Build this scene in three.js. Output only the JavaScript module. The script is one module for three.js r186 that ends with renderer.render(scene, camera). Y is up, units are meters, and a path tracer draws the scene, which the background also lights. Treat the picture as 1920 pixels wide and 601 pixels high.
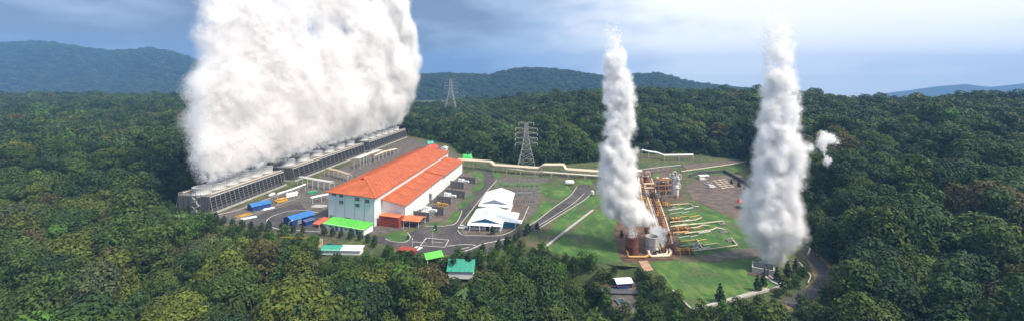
import * as THREE from 'three';
import { ImprovedNoise } from 'three/addons/math/ImprovedNoise.js';
import { mergeGeometries } from 'three/addons/utils/BufferGeometryUtils.js';
import { RoundedBoxGeometry } from 'three/addons/geometries/RoundedBoxGeometry.js';

// ------------------------------------------------------------------ camera, sky, sun, exposure
const F = 850, YH = 140, H = 73;                       // focal length and horizon row in photo pixels, eye height in metres
const scene = new THREE.Scene();
const camera = new THREE.PerspectiveCamera(2 * Math.atan(461 / F) * 180 / Math.PI, 1920 / 922, 1, 40000);
camera.position.set(0, H, 0);
camera.lookAt(0, H, -1);
camera.setViewOffset(1920, 922, 0, 461 - YH, 1920, 601);   // a level lens shifted down
const renderer = new THREE.WebGLRenderer();
renderer.toneMapping = THREE.LinearToneMapping;
renderer.toneMappingExposure = 2.0;
renderer.shadowMap.enabled = true;

const perlin = new ImprovedNoise();
const noise = (x, y, z) => perlin.noise(x, y, z);
const fbm = (x, y, z, o = 4) => { let a = 0.5, s = 0; for (let i = 0; i < o; i++) { s += a * noise(x, y, z); x = x * 2.03 + 7.1; y = y * 2.03 + 3.7; z = z * 2.03 + 1.3; a *= 0.5; } return s; };
let seedState = 12345;
const rnd = () => { seedState = (seedState + 0x6d2b79f5) | 0; let t = Math.imul(seedState ^ (seedState >>> 15), 1 | seedState); t = (t + Math.imul(t ^ (t >>> 7), 61 | t)) ^ t; return ((t ^ (t >>> 14)) >>> 0) / 4294967296; };
const rr = (a, b) => a + (b - a) * rnd();
const clamp = (x, a, b) => Math.min(b, Math.max(a, x));
const sstep = (a, b, x) => { const t = clamp((x - a) / (b - a), 0, 1); return t * t * (3 - 2 * t); };
const lerp = (a, b, t) => a + (b - a) * t;
const table = (t, x) => { if (x <= t[0][0]) return t[0][1]; for (let i = 1; i < t.length; i++) if (x <= t[i][0]) return lerp(t[i - 1][1], t[i][1], (x - t[i - 1][0]) / (t[i][0] - t[i - 1][0])); return t[t.length - 1][1]; };
const V = (x, y, z) => new THREE.Vector3(x, y, z);
const P = (px, py, h = 0) => { const d = (H - h) * F / (py - YH); return V((px - 960) / F * d, h, -d); };       // photo pixel on a level at height h
const PD = (px, py, d) => V((px - 960) / F * d, H - (py - YH) * d / F, -d);                                        // photo pixel at a known depth

const SUN_AZ = 122 * Math.PI / 180, SUN_EL = 52 * Math.PI / 180;
const sunDir = V(Math.sin(SUN_AZ) * Math.cos(SUN_EL), Math.sin(SUN_EL), -Math.cos(SUN_AZ) * Math.cos(SUN_EL));
{
  const W = 2048, N = 1024, data = new Float32Array(W * N * 4), c = [0, 0, 0];
  const dark = [0.066, 0.1, 0.168], mid = [0.23, 0.3, 0.41], white = [0.6, 0.61, 0.63];
  for (let j = 0; j < N; j++) for (let i = 0; i < W; i++) {
    const el = ((j + 0.5) / N - 0.5) * Math.PI, ph = ((i + 0.5) / W - 0.5) * 2 * Math.PI;
    const x = Math.cos(el) * Math.cos(ph), y = Math.sin(el), z = Math.cos(el) * Math.sin(ph);
    const yy = Math.max(y, 0) * 3.2 + 0.15;
    const cosS = x * sunDir.x + y * sunDir.y + z * sunDir.z, ang = Math.acos(clamp(cosS, -1, 1));
    const n1 = fbm(x * 2.1 + 5, yy * 1.6, z * 2.1, 5), n2 = fbm(x * 6 + 1, yy * 7, z * 6 + 9, 5);
    const layer = fbm(x * 3 + 11, yy * 9, z * 3 + 2, 4);
    const fromAhead = Math.atan2(x, -z), bank = sstep(-0.32, 0.42, fromAhead) * (1 - sstep(2.1, 2.9, fromAhead));   // a bright cloud bank over the right half of the sky
    let s = 0.05 + 0.7 * bank + 0.52 * Math.exp(-Math.pow(ang / 1.2, 2)) + 0.3 * Math.max(y, 0) + n1 * 0.55 + n2 * 0.42 + layer * 0.03;
    s = clamp(s, 0, 1);
    const a = s < 0.42 ? s / 0.42 : 1, b = s < 0.42 ? 0 : (s - 0.42) / 0.58;
    for (let k = 0; k < 3; k++) c[k] = lerp(lerp(dark[k], mid[k], a), white[k], sstep(0, 1, b));
    const o = (j * W + i) * 4;
    if (el < 0) { c[0] = 0.5; c[1] = 0.53; c[2] = 0.57; }
    data[o] = c[0]; data[o + 1] = c[1]; data[o + 2] = c[2]; data[o + 3] = 1;
  }
  const sky = new THREE.DataTexture(data, W, N, THREE.RGBAFormat, THREE.FloatType);
  sky.mapping = THREE.EquirectangularReflectionMapping;
  sky.magFilter = THREE.LinearFilter;
  sky.needsUpdate = true;
  scene.background = sky;
  scene.environment = sky;
}
const sun = new THREE.DirectionalLight(0xfff1e0, 3.0);
sun.name = 'sun';
sun.position.copy(sunDir).multiplyScalar(600).add(V(0, 0, -300));
sun.target.position.set(0, 0, -300);
sun.castShadow = true;
sun.shadow.radius = 14;
sun.shadow.mapSize.set(4096, 4096);
Object.assign(sun.shadow.camera, { left: -500, right: 500, top: 500, bottom: -500, near: 1, far: 2000 });
scene.add(sun, sun.target);
scene.fog = new THREE.FogExp2(new THREE.Color().setRGB(0.23, 0.5, 0.95), 0.00016);

// ------------------------------------------------------------------ materials and small textures
const rgb = (r, g, b) => new THREE.Color().setRGB(r, g, b);
function noiseTexture(size, metres, f) {               // f(u, v) -> [r, g, b] linear; tiles by mirrored repeat
  const d = new Uint8Array(size * size * 4), enc = (v) => 255 * Math.pow(clamp(v, 0, 1), 1 / 2.2);
  for (let j = 0; j < size; j++) for (let i = 0; i < size; i++) { const c = f(i / size, j / size), o = (j * size + i) * 4; d[o] = enc(c[0]); d[o + 1] = enc(c[1]); d[o + 2] = enc(c[2]); d[o + 3] = 255; }
  const t = new THREE.DataTexture(d, size, size);
  t.colorSpace = THREE.SRGBColorSpace; t.magFilter = THREE.LinearFilter; t.wrapS = t.wrapT = THREE.MirroredRepeatWrapping; t.repeat.set(1 / metres, 1 / metres); t.needsUpdate = true;
  return t;
}
const mixc = (a, b, t) => [lerp(a[0], b[0], t), lerp(a[1], b[1], t), lerp(a[2], b[2], t)];
const mats = {};
function mat(name, color, rough = 0.8, extra = {}) {
  if (mats[name]) return mats[name];
  const m = new THREE.MeshPhysicalMaterial({ color, roughness: rough, ...extra });
  m.name = name; mats[name] = m; return m;
}
function mottled(name, c1, c2, scale, rough = 0.9, extra = {}, size = 256, metres = 40) {
  if (mats[name]) return mats[name];
  const k = Object.keys(mats).length * 3.7;
  const map = noiseTexture(size, metres, (u, v) => { const n = fbm(u * scale, v * scale, k, 5) + 0.4 * fbm(u * scale * 9, v * scale * 9, k + 5, 2); return mixc(c1, c2, clamp(0.5 + n * 1.3, 0, 1)); });
  return mat(name, 0xffffff, rough, { map, ...extra });
}
const leafMat = (name, r, g, b) => mat(name, rgb(r, g, b), 0.75, { transmission: 0.25, thickness: 0, vertexColors: true, side: THREE.DoubleSide, specularIntensity: 0.35 });

// ------------------------------------------------------------------ naming, things and parts
const taken = new Map();
function numbered(name) { const n = taken.get(name) ?? 0; taken.set(name, n + 1); return n ? name + '_' + String(n).padStart(3, '0') : name; }
function tag(o, label, category, group) { o.userData.label = label; o.userData.category = category; if (group) o.userData.group = group; return o; }
function shade(o) { o.castShadow = o.receiveShadow = true; return o; }
function thing(name, label, category, at = V(0, 0, 0), turn = 0, group) {
  const o = new THREE.Group(); o.name = numbered(name); o.position.copy(at); o.rotation.y = turn; scene.add(o);
  return tag(o, label, category, group);
}
function part(name, geometry, material, parent, at, turn) {
  const m = shade(new THREE.Mesh(geometry, material)); m.name = name;
  if (at) m.position.copy(at);
  if (turn) m.rotation.set(...turn);
  parent.add(m); return m;
}
function solo(name, geometry, material, label, category, at, turn = 0, group) {
  const m = shade(new THREE.Mesh(geometry, material)); m.name = numbered(name);
  if (at) m.position.copy(at);
  m.rotation.y = turn; scene.add(m);
  return tag(m, label, category, group);
}
function struct(name, geometry, material, kind = 'structure') {
  const m = shade(new THREE.Mesh(geometry, material)); m.name = numbered(name); m.userData.kind = kind; scene.add(m); return m;
}
function copyOf(o, at, turn, label, group) {
  const c = o.clone(); c.name = numbered(o.name.replace(/_\d{3}$/, '')); scene.add(c); if (at) c.position.copy(at); c.rotation.y = turn ?? o.rotation.y;
  c.userData = { ...o.userData }; if (label) c.userData.label = label; if (group) c.userData.group = group;
  return c;
}
// ------------------------------------------------------------------ geometry helpers
const box = (w, h, d, x = 0, y = 0, z = 0) => new THREE.BoxGeometry(w, h, d).translate(x, y, z);
const rbox = (w, h, d, x = 0, y = 0, z = 0, r = 0.06) => new RoundedBoxGeometry(w, h, d, 2, Math.min(r, w / 3, h / 3, d / 3)).translate(x, y, z);
const merge = (list) => mergeGeometries(list.map((g) => (g.index ? g.toNonIndexed() : g)));
function bar(a, b, w = 0.2, h = w) {                    // box beam from a to b
  const l = a.distanceTo(b), g = new THREE.BoxGeometry(w, h, l), m = new THREE.Matrix4().lookAt(a, b, Math.abs(b.y - a.y) > 0.98 * l ? V(1, 0, 0) : V(0, 1, 0));
  return g.applyMatrix4(m).translate((a.x + b.x) / 2, (a.y + b.y) / 2, (a.z + b.z) / 2);
}
function rod(a, b, r, r2 = r, n = 8) {
  const l = a.distanceTo(b), g = new THREE.CylinderGeometry(r2, r, l, n), q = new THREE.Quaternion().setFromUnitVectors(V(0, 1, 0), b.clone().sub(a).normalize());
  return g.applyQuaternion(q).translate((a.x + b.x) / 2, (a.y + b.y) / 2, (a.z + b.z) / 2);
}
function pipe(points, r, bend = 1.2, n = 8) {           // a pipe with rounded elbows
  const path = new THREE.CurvePath();
  let from = points[0];
  for (let i = 1; i < points.length; i++) {
    const p = points[i];
    if (i === points.length - 1) { path.add(new THREE.LineCurve3(from, p)); break; }
    const a = p.clone().sub(from), b = points[i + 1].clone().sub(p), k = Math.min(bend, a.length() * 0.45, b.length() * 0.45);
    const e = p.clone().addScaledVector(a.normalize(), -k), s = p.clone().addScaledVector(b.normalize(), k);
    path.add(new THREE.LineCurve3(from, e)); path.add(new THREE.QuadraticBezierCurve3(e, p, s)); from = s;
  }
  const pts = [];
  for (const c of path.curves) { const k = c.isLineCurve3 ? 1 : 5; for (let i = 0; i < k; i++) pts.push(c.getPoint(i / k)); }
  pts.push(path.curves[path.curves.length - 1].getPoint(1));
  const pos = [], nor = [], idx = [], up = V(0, 1, 0);
  pts.forEach((p, i) => {
    const t = (pts[i + 1] ?? p).clone().sub(pts[i - 1] ?? p).normalize();
    const s = V().crossVectors(t, Math.abs(t.y) > 0.95 ? V(0.3, 0, 1) : up).normalize(), u = V().crossVectors(s, t).normalize();
    for (let k = 0; k < n; k++) { const a = k / n * 2 * Math.PI, d = s.clone().multiplyScalar(Math.cos(a)).addScaledVector(u, Math.sin(a)); pos.push(p.x + d.x * r, p.y + d.y * r, p.z + d.z * r); nor.push(d.x, d.y, d.z); }
    if (i) for (let k = 0; k < n; k++) { const a = (i - 1) * n + k, b = (i - 1) * n + (k + 1) % n; idx.push(a, a + n, b, b, a + n, b + n); }
  });
  const g = new THREE.BufferGeometry();
  g.setAttribute('position', new THREE.Float32BufferAttribute(pos, 3)); g.setAttribute('normal', new THREE.Float32BufferAttribute(nor, 3));
  g.setAttribute('uv', new THREE.Float32BufferAttribute(new Float32Array(pos.length / 3 * 2), 2)); g.setIndex(idx);
  return g;
}
function poly(points, y) {                               // flat sheet over ground points, uv in metres
  const s = new THREE.Shape(points.map((p) => new THREE.Vector2(p.x, -p.z)));
  const g = new THREE.ShapeGeometry(s).rotateX(-Math.PI / 2).translate(0, y, 0);
  const q = g.attributes.position, uv = g.attributes.uv;
  for (let i = 0; i < q.count; i++) uv.setXY(i, q.getX(i), q.getZ(i));
  return g;
}
function slab(points, y0, y1) {                          // prism over ground points
  const s = new THREE.Shape(points.map((p) => new THREE.Vector2(p.x, -p.z)));
  return new THREE.ExtrudeGeometry(s, { depth: y1 - y0, bevelEnabled: false }).rotateX(-Math.PI / 2).translate(0, y0, 0);
}
function faces(quads, t = 0) {                           // flat-shaded polygons (3 or 4 points each), uv in metres along the first edge
  const pos = [], uv = [];
  for (const q of quads) {
    const e = q[1].clone().sub(q[0]).normalize(), nn = V().crossVectors(q[1].clone().sub(q[0]), q[2].clone().sub(q[0])).normalize(), f = V().crossVectors(nn, e);
    for (let i = 2; i < q.length; i++) for (const p of [q[0], q[i - 1], q[i]]) { pos.push(p.x, p.y, p.z); const d = p.clone().sub(q[0]); uv.push(d.dot(e), d.dot(f)); }
  }
  const g = new THREE.BufferGeometry();
  g.setAttribute('position', new THREE.Float32BufferAttribute(pos, 3)); g.setAttribute('uv', new THREE.Float32BufferAttribute(uv, 2)); g.computeVertexNormals();
  return g;
}
function sheet(quad, t) {                                // a flat panel with thickness t below the quad a, b, c, d
  const n = V().crossVectors(quad[1].clone().sub(quad[0]), quad[2].clone().sub(quad[0])).normalize().multiplyScalar(-t), low = quad.map((p) => p.clone().add(n));
  const q = [quad, [...low].reverse()];
  for (let i = 0; i < quad.length; i++) { const k = (i + 1) % quad.length; q.push([quad[k], quad[i], low[i], low[k]]); }
  return faces(q);
}
function ribbon(points, w, y) {                          // painted line or strip along ground points
  const q = [], L = [], R = [];
  points.forEach((p, i) => {
    const t = (points[i + 1] ?? p).clone().sub(points[i - 1] ?? p).setY(0).normalize(), s = V(-t.z, 0, t.x).multiplyScalar(w / 2);
    L.push(p.clone().add(s).setY(y)); R.push(p.clone().sub(s).setY(y));
  });
  for (let i = 1; i < points.length; i++) q.push([L[i - 1], L[i], R[i], R[i - 1]]);
  const g = faces(q), a = g.attributes.position, uv = g.attributes.uv;
  for (let i = 0; i < a.count; i++) uv.setXY(i, a.getX(i), a.getZ(i));
  return g;
}
const smooth = (points, n = 24, closed = false) => new THREE.CatmullRomCurve3(points, closed).getPoints(n);

// ------------------------------------------------------------------ terrain
const px2 = (list, h = 0) => list.map(([x, y]) => P(x, y, h));
const padEdge = px2([[316, 388], [345, 400], [395, 414], [430, 425], [480, 437], [560, 441], [598, 446], [600, 471], [672, 480], [760, 472], [800, 482], [905, 480], [965, 458], [1015, 469], [1150, 497], [1195, 500], [1299, 586], [1472, 540], [1500, 512], [1522, 482], [1505, 460], [1490, 425], [1450, 385], [1425, 350], [1405, 322], [1395, 300], [1290, 290], [1200, 290], [1130, 302], [1060, 308], [1000, 312], [900, 300], [860, 287], [840, 270], [775, 256], [715, 254]]);
const roadEdge = px2([[1508, 470], [1528, 470], [1556, 492], [1582, 520], [1572, 545], [1520, 566], [1475, 582], [1460, 566], [1500, 545], [1520, 520]]);
const shedEdge = px2([[1138, 536], [1168, 524], [1188, 530], [1188, 545], [1194, 566], [1188, 588], [1165, 588], [1146, 572]], -4);
function signedDistance(poly_, x, z) {
  let best = 1e9, inside = false;
  for (let i = 0, j = poly_.length - 1; i < poly_.length; j = i++) {
    const a = poly_[i], b = poly_[j], ex = b.x - a.x, ez = b.z - a.z, wx = x - a.x, wz = z - a.z, t = clamp((wx * ex + wz * ez) / (ex * ex + ez * ez), 0, 1);
    best = Math.min(best, (wx - ex * t) ** 2 + (wz - ez * t) ** 2);
    if ((a.z > z) !== (b.z > z) && x < (b.x - a.x) * (z - a.z) / (b.z - a.z) + a.x) inside = !inside;
  }
  return (inside ? -1 : 1) * Math.sqrt(best);
}
const ridgeD = [[0, 850], [360, 860], [700, 780], [900, 720], [1130, 640], [1300, 600], [1500, 480], [1700, 430], [1920, 400]];
const ridgeH = [[0, 16], [360, 14], [700, 0], [800, 0], [900, 10], [1000, 22], [1130, 33], [1300, 33], [1420, 33], [1500, 33], [1600, 27], [1700, 27], [1800, 30], [1920, 31]];
const riseFrom = [[0, 230], [300, 290], [360, 330], [715, 560], [760, 500], [800, 470], [900, 370], [1000, 362], [1130, 372], [1380, 380], [1500, 230], [1600, 150], [1920, 120]];
function natural(x, z) {
  const d = Math.max(-z, 20), px = 960 + F * x / d;
  const rd = table(ridgeD, px), rh = table(ridgeH, px), r0 = table(riseFrom, px);
  let h = lerp(-16, -9, sstep(1300, 1650, px)) * (1 - sstep(r0 - 60, r0 + 60, d)) * sstep(40, 90, d);
  h += rh * Math.pow(clamp((d - r0) / (rd - r0), 0, 1), 0.85) * (1 - 0.9 * sstep(rd + 30, rd + 700, d));
  return h + 5 * fbm(x * 0.011, 0.3, z * 0.011, 3) * sstep(2400, 1500, d) - 320 * sstep(1000, 5200, d);
}
function groundAt(x, z) {
  const a = signedDistance(padEdge, x, z);
  if (a < -2) return 0;
  let h = natural(x, z);
  h = lerp(0, h, sstep(0, 12, signedDistance(roadEdge, x, z)));
  h = lerp(0, h, sstep(0, 20, a));
  return lerp(-4.02, h, sstep(0, 6, signedDistance(shedEdge, x, z)));
}
{
  const NA = 300, ds = [];
  for (let d = 70; d < 700; d *= 1.0125) ds.push(d);
  for (let d = 710; d < 5600; d *= 1.06) ds.push(d);
  const pos = [], col = [], idx = [];
  ds.forEach((d, j) => {
    for (let i = 0; i <= NA; i++) {
      const x = Math.tan((i / NA - 0.5) * 2.2) * d, y = groundAt(x, -d), n = fbm(x * 0.05, 2, d * 0.05, 3);
      pos.push(x, y - 0.05, -d);
      col.push(0.05 + 0.03 * n, 0.07 + 0.03 * n, 0.022 + 0.01 * n);
      if (i && j) { const a = (j - 1) * (NA + 1) + i - 1, b = a + 1, c = a + NA + 1; idx.push(a, b, c, b, c + 1, c); }
    }
  });
  const g = new THREE.BufferGeometry();
  g.setAttribute('position', new THREE.Float32BufferAttribute(pos, 3)); g.setAttribute('color', new THREE.Float32BufferAttribute(col, 3)); g.setIndex(idx); g.computeVertexNormals();
  struct('ground', g, mat('forest_floor', 0xffffff, 1, { vertexColors: true, side: THREE.DoubleSide }));
}
function mountain(name, profile, d0, d1, base, step, rough, material) {
  const xs = [], NJ = 40, pos = [], idx = [], pts = [];
  for (let x = profile[0][0]; x <= profile[profile.length - 1][0]; x += step) xs.push(x);
  for (let j = 0; j <= NJ; j++) xs.forEach((px, i) => {
    const t = j / NJ, d = lerp(d0, d1, t), top = H + (YH - table(profile, px)) * d1 * 0.9 / F, x = (px - 960) / F * d;
    const up = t < 0.8 ? Math.pow(sstep(-0.1, 0.8, t), 1.1) : 1 - 0.5 * sstep(0.8, 1, t);
    const gully = fbm(x * 6 / d0, t * 3, 1.7, 4) * 0.34 * Math.sin(Math.PI * Math.min(1, t / 0.8));
    const y = base + (top - base) * clamp(up + gully, 0, 1.02) + rough * (noise(x * 0.045, d * 0.045, 3) + 0.6 * noise(x * 0.11, d * 0.11, 5));
    pos.push(x, y, -d); pts.push([x, y, -d, t]);
    if (i && j) { const w = xs.length, a = (j - 1) * w + i - 1, b = a + 1, c = a + w; idx.push(a, b, c, b, c + 1, c); }
  });
  const g = new THREE.BufferGeometry();
  g.setAttribute('position', new THREE.Float32BufferAttribute(pos, 3)); g.setIndex(idx); g.computeVertexNormals();
  struct(name, g, material);
  return { pts, w: xs.length, NJ };
}
const farGreen = mat('far_forest', rgb(0.022, 0.036, 0.016), 1);
const hillA = mountain('mountain', [[-260, 96], [-100, 90], [0, 85], [50, 81], [100, 84], [150, 92], [200, 99], [240, 98], [280, 92], [330, 104], [380, 120], [450, 138], [600, 150], [760, 160]], 2000, 3400, -150, 4, 5, farGreen);
const hillB = mountain('hill', [[560, 150], [700, 146], [780, 142], [850, 141], [892, 143], [920, 145], [936, 138], [965, 133], [996, 130], [1024, 132], [1071, 136], [1103, 142], [1150, 150], [1190, 143], [1230, 141], [1260, 147], [1300, 158], [1400, 170], [1500, 185]], 1500, 2500, -110, 4, 5, farGreen);
mountain('distant_mountain', [[1480, 196], [1600, 186], [1700, 172], [1760, 163], [1810, 159], [1860, 165], [1920, 158], [2050, 146], [2200, 150]], 4300, 5400, -330, 8, 8, farGreen);
const rowA = V(-167.5, 0, -241), rowDir = V(34, 0, -292).normalize(), rowSide = V(-0.985, 0, -0.17).normalize();
// ------------------------------------------------------------------ yards, roads, lawns
function patchy(name, cols, size, metres) {              // four tones in blotches, streaks and specks
  const k = name.length * 5.3;
  const map = noiseTexture(size, metres, (u, v) => {
    const a = fbm(u * 7, v * 7, k, 5), b = fbm(u * 22 + 3, v * 9, k + 4, 4), c = fbm(u * 60, v * 60, k + 8, 3), w = fbm(u * 4 + 9, v * 4, k + 12, 5);
    let r = mixc(cols[0], cols[1], clamp(0.55 + a * 1.4 + c * 0.9, 0, 1));
    r = mixc(r, cols[2], clamp((b + a * 0.5 - 0.02) * 3, 0, 0.85));
    return mixc(r, cols[3], clamp((w + c * 0.6 - 0.12) * 4.5, 0, 0.8));
  });
  return mat(name, 0xffffff, 0.95, { map });
}
const M = {
  asphalt: patchy('asphalt', [[0.03, 0.028, 0.03], [0.055, 0.051, 0.053], [0.072, 0.067, 0.066], [0.1, 0.09, 0.08]], 512, 60),
  gravel: mottled('gravel', [0.05, 0.046, 0.042], [0.13, 0.115, 0.1], 16, 0.95, {}, 512, 50),
  soil: mottled('soil', [0.065, 0.048, 0.04], [0.15, 0.115, 0.095], 13, 0.95, {}, 512, 60),
  rusty_soil: mottled('rusty_soil', [0.055, 0.03, 0.02], [0.16, 0.085, 0.05], 14, 0.95, {}, 256, 40),
  lawn: patchy('lawn', [[0.02, 0.07, 0.009], [0.05, 0.135, 0.016], [0.1, 0.165, 0.024], [0.09, 0.085, 0.04]], 512, 70),
  meadow: patchy('meadow', [[0.028, 0.05, 0.012], [0.06, 0.085, 0.018], [0.12, 0.12, 0.03], [0.11, 0.085, 0.05]], 512, 60),
  concrete: mottled('concrete', [0.3, 0.29, 0.27], [0.5, 0.48, 0.45], 12, 0.9, {}, 256, 12),
  grey_concrete: mottled('grey_concrete', [0.12, 0.118, 0.115], [0.22, 0.215, 0.205], 12, 0.9, {}, 256, 10),
  road_paint: mottled('road_paint', [0.4, 0.39, 0.37], [0.72, 0.71, 0.68], 30, 0.8, {}, 256, 20),
  white_wall: mottled('white_wall', [0.66, 0.7, 0.71], [0.8, 0.82, 0.82], 8, 0.75, {}, 256, 24),
  white: mat('white_paint', rgb(0.74, 0.75, 0.75), 0.55), pale: mat('pale_steel', rgb(0.5, 0.51, 0.5), 0.5), steel: mat('grey_steel', rgb(0.3, 0.31, 0.32), 0.5, { metalness: 0.3 }),
  orange_roof: mottled('orange_roof', [0.33, 0.062, 0.012], [0.48, 0.115, 0.026], 14, 0.6, {}, 512, 40),
  orange_worn: mottled('orange_worn', [0.45, 0.1, 0.03], [0.7, 0.24, 0.09], 14, 0.6, {}, 256, 14),
  white_roof: mottled('white_roof', [0.68, 0.72, 0.75], [0.82, 0.84, 0.85], 9, 0.5, {}, 256, 18),
  blue_trim: mat('blue_trim', rgb(0.02, 0.16, 0.3), 0.5), blue: mottled('blue_sheet', [0.012, 0.12, 0.34], [0.03, 0.2, 0.5], 10, 0.5, {}, 128, 10), deep_blue: mat('deep_blue', rgb(0.012, 0.05, 0.2), 0.5),
  green: mottled('green_sheet', [0.06, 0.4, 0.03], [0.13, 0.55, 0.07], 10, 0.5, {}, 128, 14), teal: mottled('teal_sheet', [0.015, 0.23, 0.15], [0.04, 0.36, 0.24], 14, 0.55, {}, 128, 10),
  red: mottled('red_sheet', [0.2, 0.025, 0.015], [0.36, 0.06, 0.03], 14, 0.6, {}, 128, 8), coral: mat('coral_sheet', rgb(0.55, 0.1, 0.06), 0.6), yellow: mat('yellow_paint', rgb(0.6, 0.36, 0.03), 0.5),
  beige: mottled('beige_cladding', [0.5, 0.42, 0.3], [0.66, 0.58, 0.45], 14, 0.45, {}, 128, 8), rust: mottled('rust', [0.09, 0.025, 0.012], [0.3, 0.11, 0.045], 18, 0.85, {}, 256, 9), ochre: mottled('ochre_pipe', [0.36, 0.2, 0.05], [0.55, 0.35, 0.12], 16, 0.6, {}, 128, 8),
  dark: mat('dark_louvre', rgb(0.018, 0.02, 0.024), 0.7), glass: mat('window_glass', rgb(0.03, 0.045, 0.06), 0.12), tyre: mat('tyre', rgb(0.02, 0.02, 0.02), 0.8), pond: mat('pond_water', rgb(0.03, 0.1, 0.12), 0.15), frp: mottled('fan_stack_white', [0.36, 0.38, 0.39], [0.58, 0.59, 0.59], 20, 0.6, {}, 128, 8),
  slat: mat('slat_grey', rgb(0.075, 0.08, 0.085), 0.6), end_grey: mottled('end_panel_grey', [0.05, 0.052, 0.055], [0.12, 0.12, 0.12], 14, 0.8, {}, 128, 6), salmon: mottled('bare_clay', [0.3, 0.17, 0.1], [0.45, 0.3, 0.2], 14, 0.95, {}, 128, 20),
};
struct('pad_grass', poly(padEdge, 0.02), M.meadow);
const yard = (name, pts, m, y) => struct(name, poly(px2(pts), y), m);
yard('gravel_yard', [[397, 404], [440, 414], [560, 428], [615, 432], [700, 440], [790, 425], [872, 327], [866, 302], [838, 276], [772, 259], [757, 261], [565, 348]], M.gravel, 0.06);
yard('gravel_yard', [[792, 424], [838, 420], [880, 370], [910, 334], [894, 318], [872, 326]], M.soil, 0.064);
yard('gravel_yard', [[928, 333], [1030, 334], [1003, 400], [958, 426], [984, 386], [984, 374], [940, 362], [925, 345]], M.gravel, 0.06);
yard('dirt_yard', [[1283, 352], [1312, 332], [1388, 326], [1416, 358], [1448, 402], [1450, 440], [1400, 418], [1340, 392], [1300, 372]], M.soil, 0.06);
yard('dirt_yard', [[1306, 482], [1330, 476], [1420, 462], [1436, 470], [1424, 482], [1330, 491]], M.gravel, 0.064);
yard('dirt_yard', [[1150, 432], [1160, 478], [1176, 490], [1262, 487], [1282, 474], [1262, 430], [1240, 380], [1280, 372], [1278, 340], [1262, 318], [1236, 312], [1196, 318], [1190, 360]], M.rusty_soil, 0.06);
yard('dirt_road', [[1218, 314], [1240, 312], [1252, 318], [1262, 330], [1232, 334]], M.soil, 0.1);
yard('dirt_road', [[1280, 309], [1385, 300], [1392, 306], [1290, 318]], M.soil, 0.064);
yard('lawn', [[1022, 470], [1060, 440], [1108, 400], [1130, 392], [1158, 410], [1150, 440], [1164, 490], [1140, 495]], M.lawn, 0.06);
yard('lawn', [[1218, 492], [1262, 489], [1330, 493], [1424, 484], [1430, 505], [1446, 516], [1466, 532], [1300, 581]], M.lawn, 0.06);
yard('lawn', [[1264, 386], [1304, 376], [1342, 396], [1400, 421], [1448, 443], [1428, 460], [1330, 474], [1290, 476], [1266, 430]], M.lawn, 0.06);
yard('lawn', [[1290, 330], [1312, 330], [1390, 322], [1400, 318], [1380, 307], [1290, 321]], M.lawn, 0.06);
yard('lawn', [[1012, 342], [1064, 346], [1074, 360], [1064, 370], [1042, 372], [1014, 364]], M.lawn, 0.07);
yard('lawn', [[1000, 404], [1018, 376], [1046, 374], [1062, 374], [1010, 416], [990, 424]], M.lawn, 0.07);
yard('lawn', [[930, 341], [1008, 342], [1010, 352], [940, 352]], M.lawn, 0.07);
yard('lawn', [[1080, 338], [1108, 336], [1112, 346], [1088, 348]], M.lawn, 0.07);
yard('lawn', [[1060, 398], [1104, 368], [1120, 366], [1132, 378], [1112, 392], [1050, 440], [1024, 440]], M.lawn, 0.066);
yard('lawn', [[1224, 330], [1230, 318], [1236, 322], [1238, 332], [1222, 336]], M.lawn, 0.11);
yard('asphalt_road', [[398, 406], [424, 418], [480, 431], [560, 437], [620, 441], [690, 446], [722, 460], [775, 470], [800, 477], [905, 477], [958, 455], [1000, 434], [1060, 396], [1098, 372], [1112, 356], [1104, 346], [1084, 346], [1070, 366], [1006, 414], [975, 432], [935, 442], [872, 442], [857, 435], [860, 424], [900, 372], [929, 338], [922, 325], [906, 316], [894, 318], [909, 334], [880, 370], [836, 421], [798, 423], [758, 440], [700, 442], [610, 436], [588, 428], [600, 412], [572, 392], [562, 378], [500, 396], [462, 414], [430, 411]], M.asphalt, 0.1);
yard('office_plot', [[862, 436], [873, 440], [935, 440], [966, 428], [990, 386], [978, 372], [950, 368], [918, 372], [884, 410]], M.soil, 0.15);
yard('clay_path', [[1198, 489], [1214, 488], [1226, 506], [1208, 509]], M.salmon, 0.1);
struct('dirt_bank', poly(px2([[1508, 472], [1528, 472], [1556, 492], [1584, 522], [1572, 546], [1520, 566], [1478, 580], [1466, 568], [1506, 545], [1528, 520]]), 0.03), mottled('dry_bank', [0.11, 0.09, 0.03], [0.24, 0.15, 0.07], 14, 0.95, {}, 256, 30));
struct('asphalt_road', ribbon(smooth(px2([[1508, 466], [1522, 480], [1540, 500], [1549, 516], [1538, 536], [1508, 556], [1478, 572]]), 30), 4.8, 0.08), M.asphalt);
struct('clearing_ground', poly(shedEdge, -3.95), M.gravel);
for (const isl of [[[836, 421], [848, 400], [858, 394], [864, 398], [850, 418], [842, 424]], [[858, 389], [870, 372], [882, 363], [891, 366], [878, 384], [866, 392]], [[884, 357], [893, 342], [905, 340], [907, 347], [897, 358], [889, 360]], [[884, 328], [898, 320], [906, 328], [904, 338], [889, 338]], [[722, 446], [745, 434], [766, 438], [768, 446], [756, 452], [730, 450]], [[798, 423], [812, 417], [832, 416], [830, 421]], [[806, 431], [816, 427], [826, 431], [818, 436]], [[924, 320], [934, 324], [938, 332], [929, 334]]])
  struct('planted_island', slab(smooth(px2(isl), 20, true).slice(0, -1), 0.03, 0.2), M.lawn);
function kerb(name, pts, w = 0.42, h = 0.26, n = 30) {
  const c = smooth(px2(pts), n), q = [];
  for (let i = 1; i < c.length; i++) q.push(bar(c[i - 1].clone().setY(h / 2 + 0.02), c[i].clone().setY(h / 2 + 0.02), w, h));
  return struct(name, merge(q), M.concrete);
}
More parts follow.
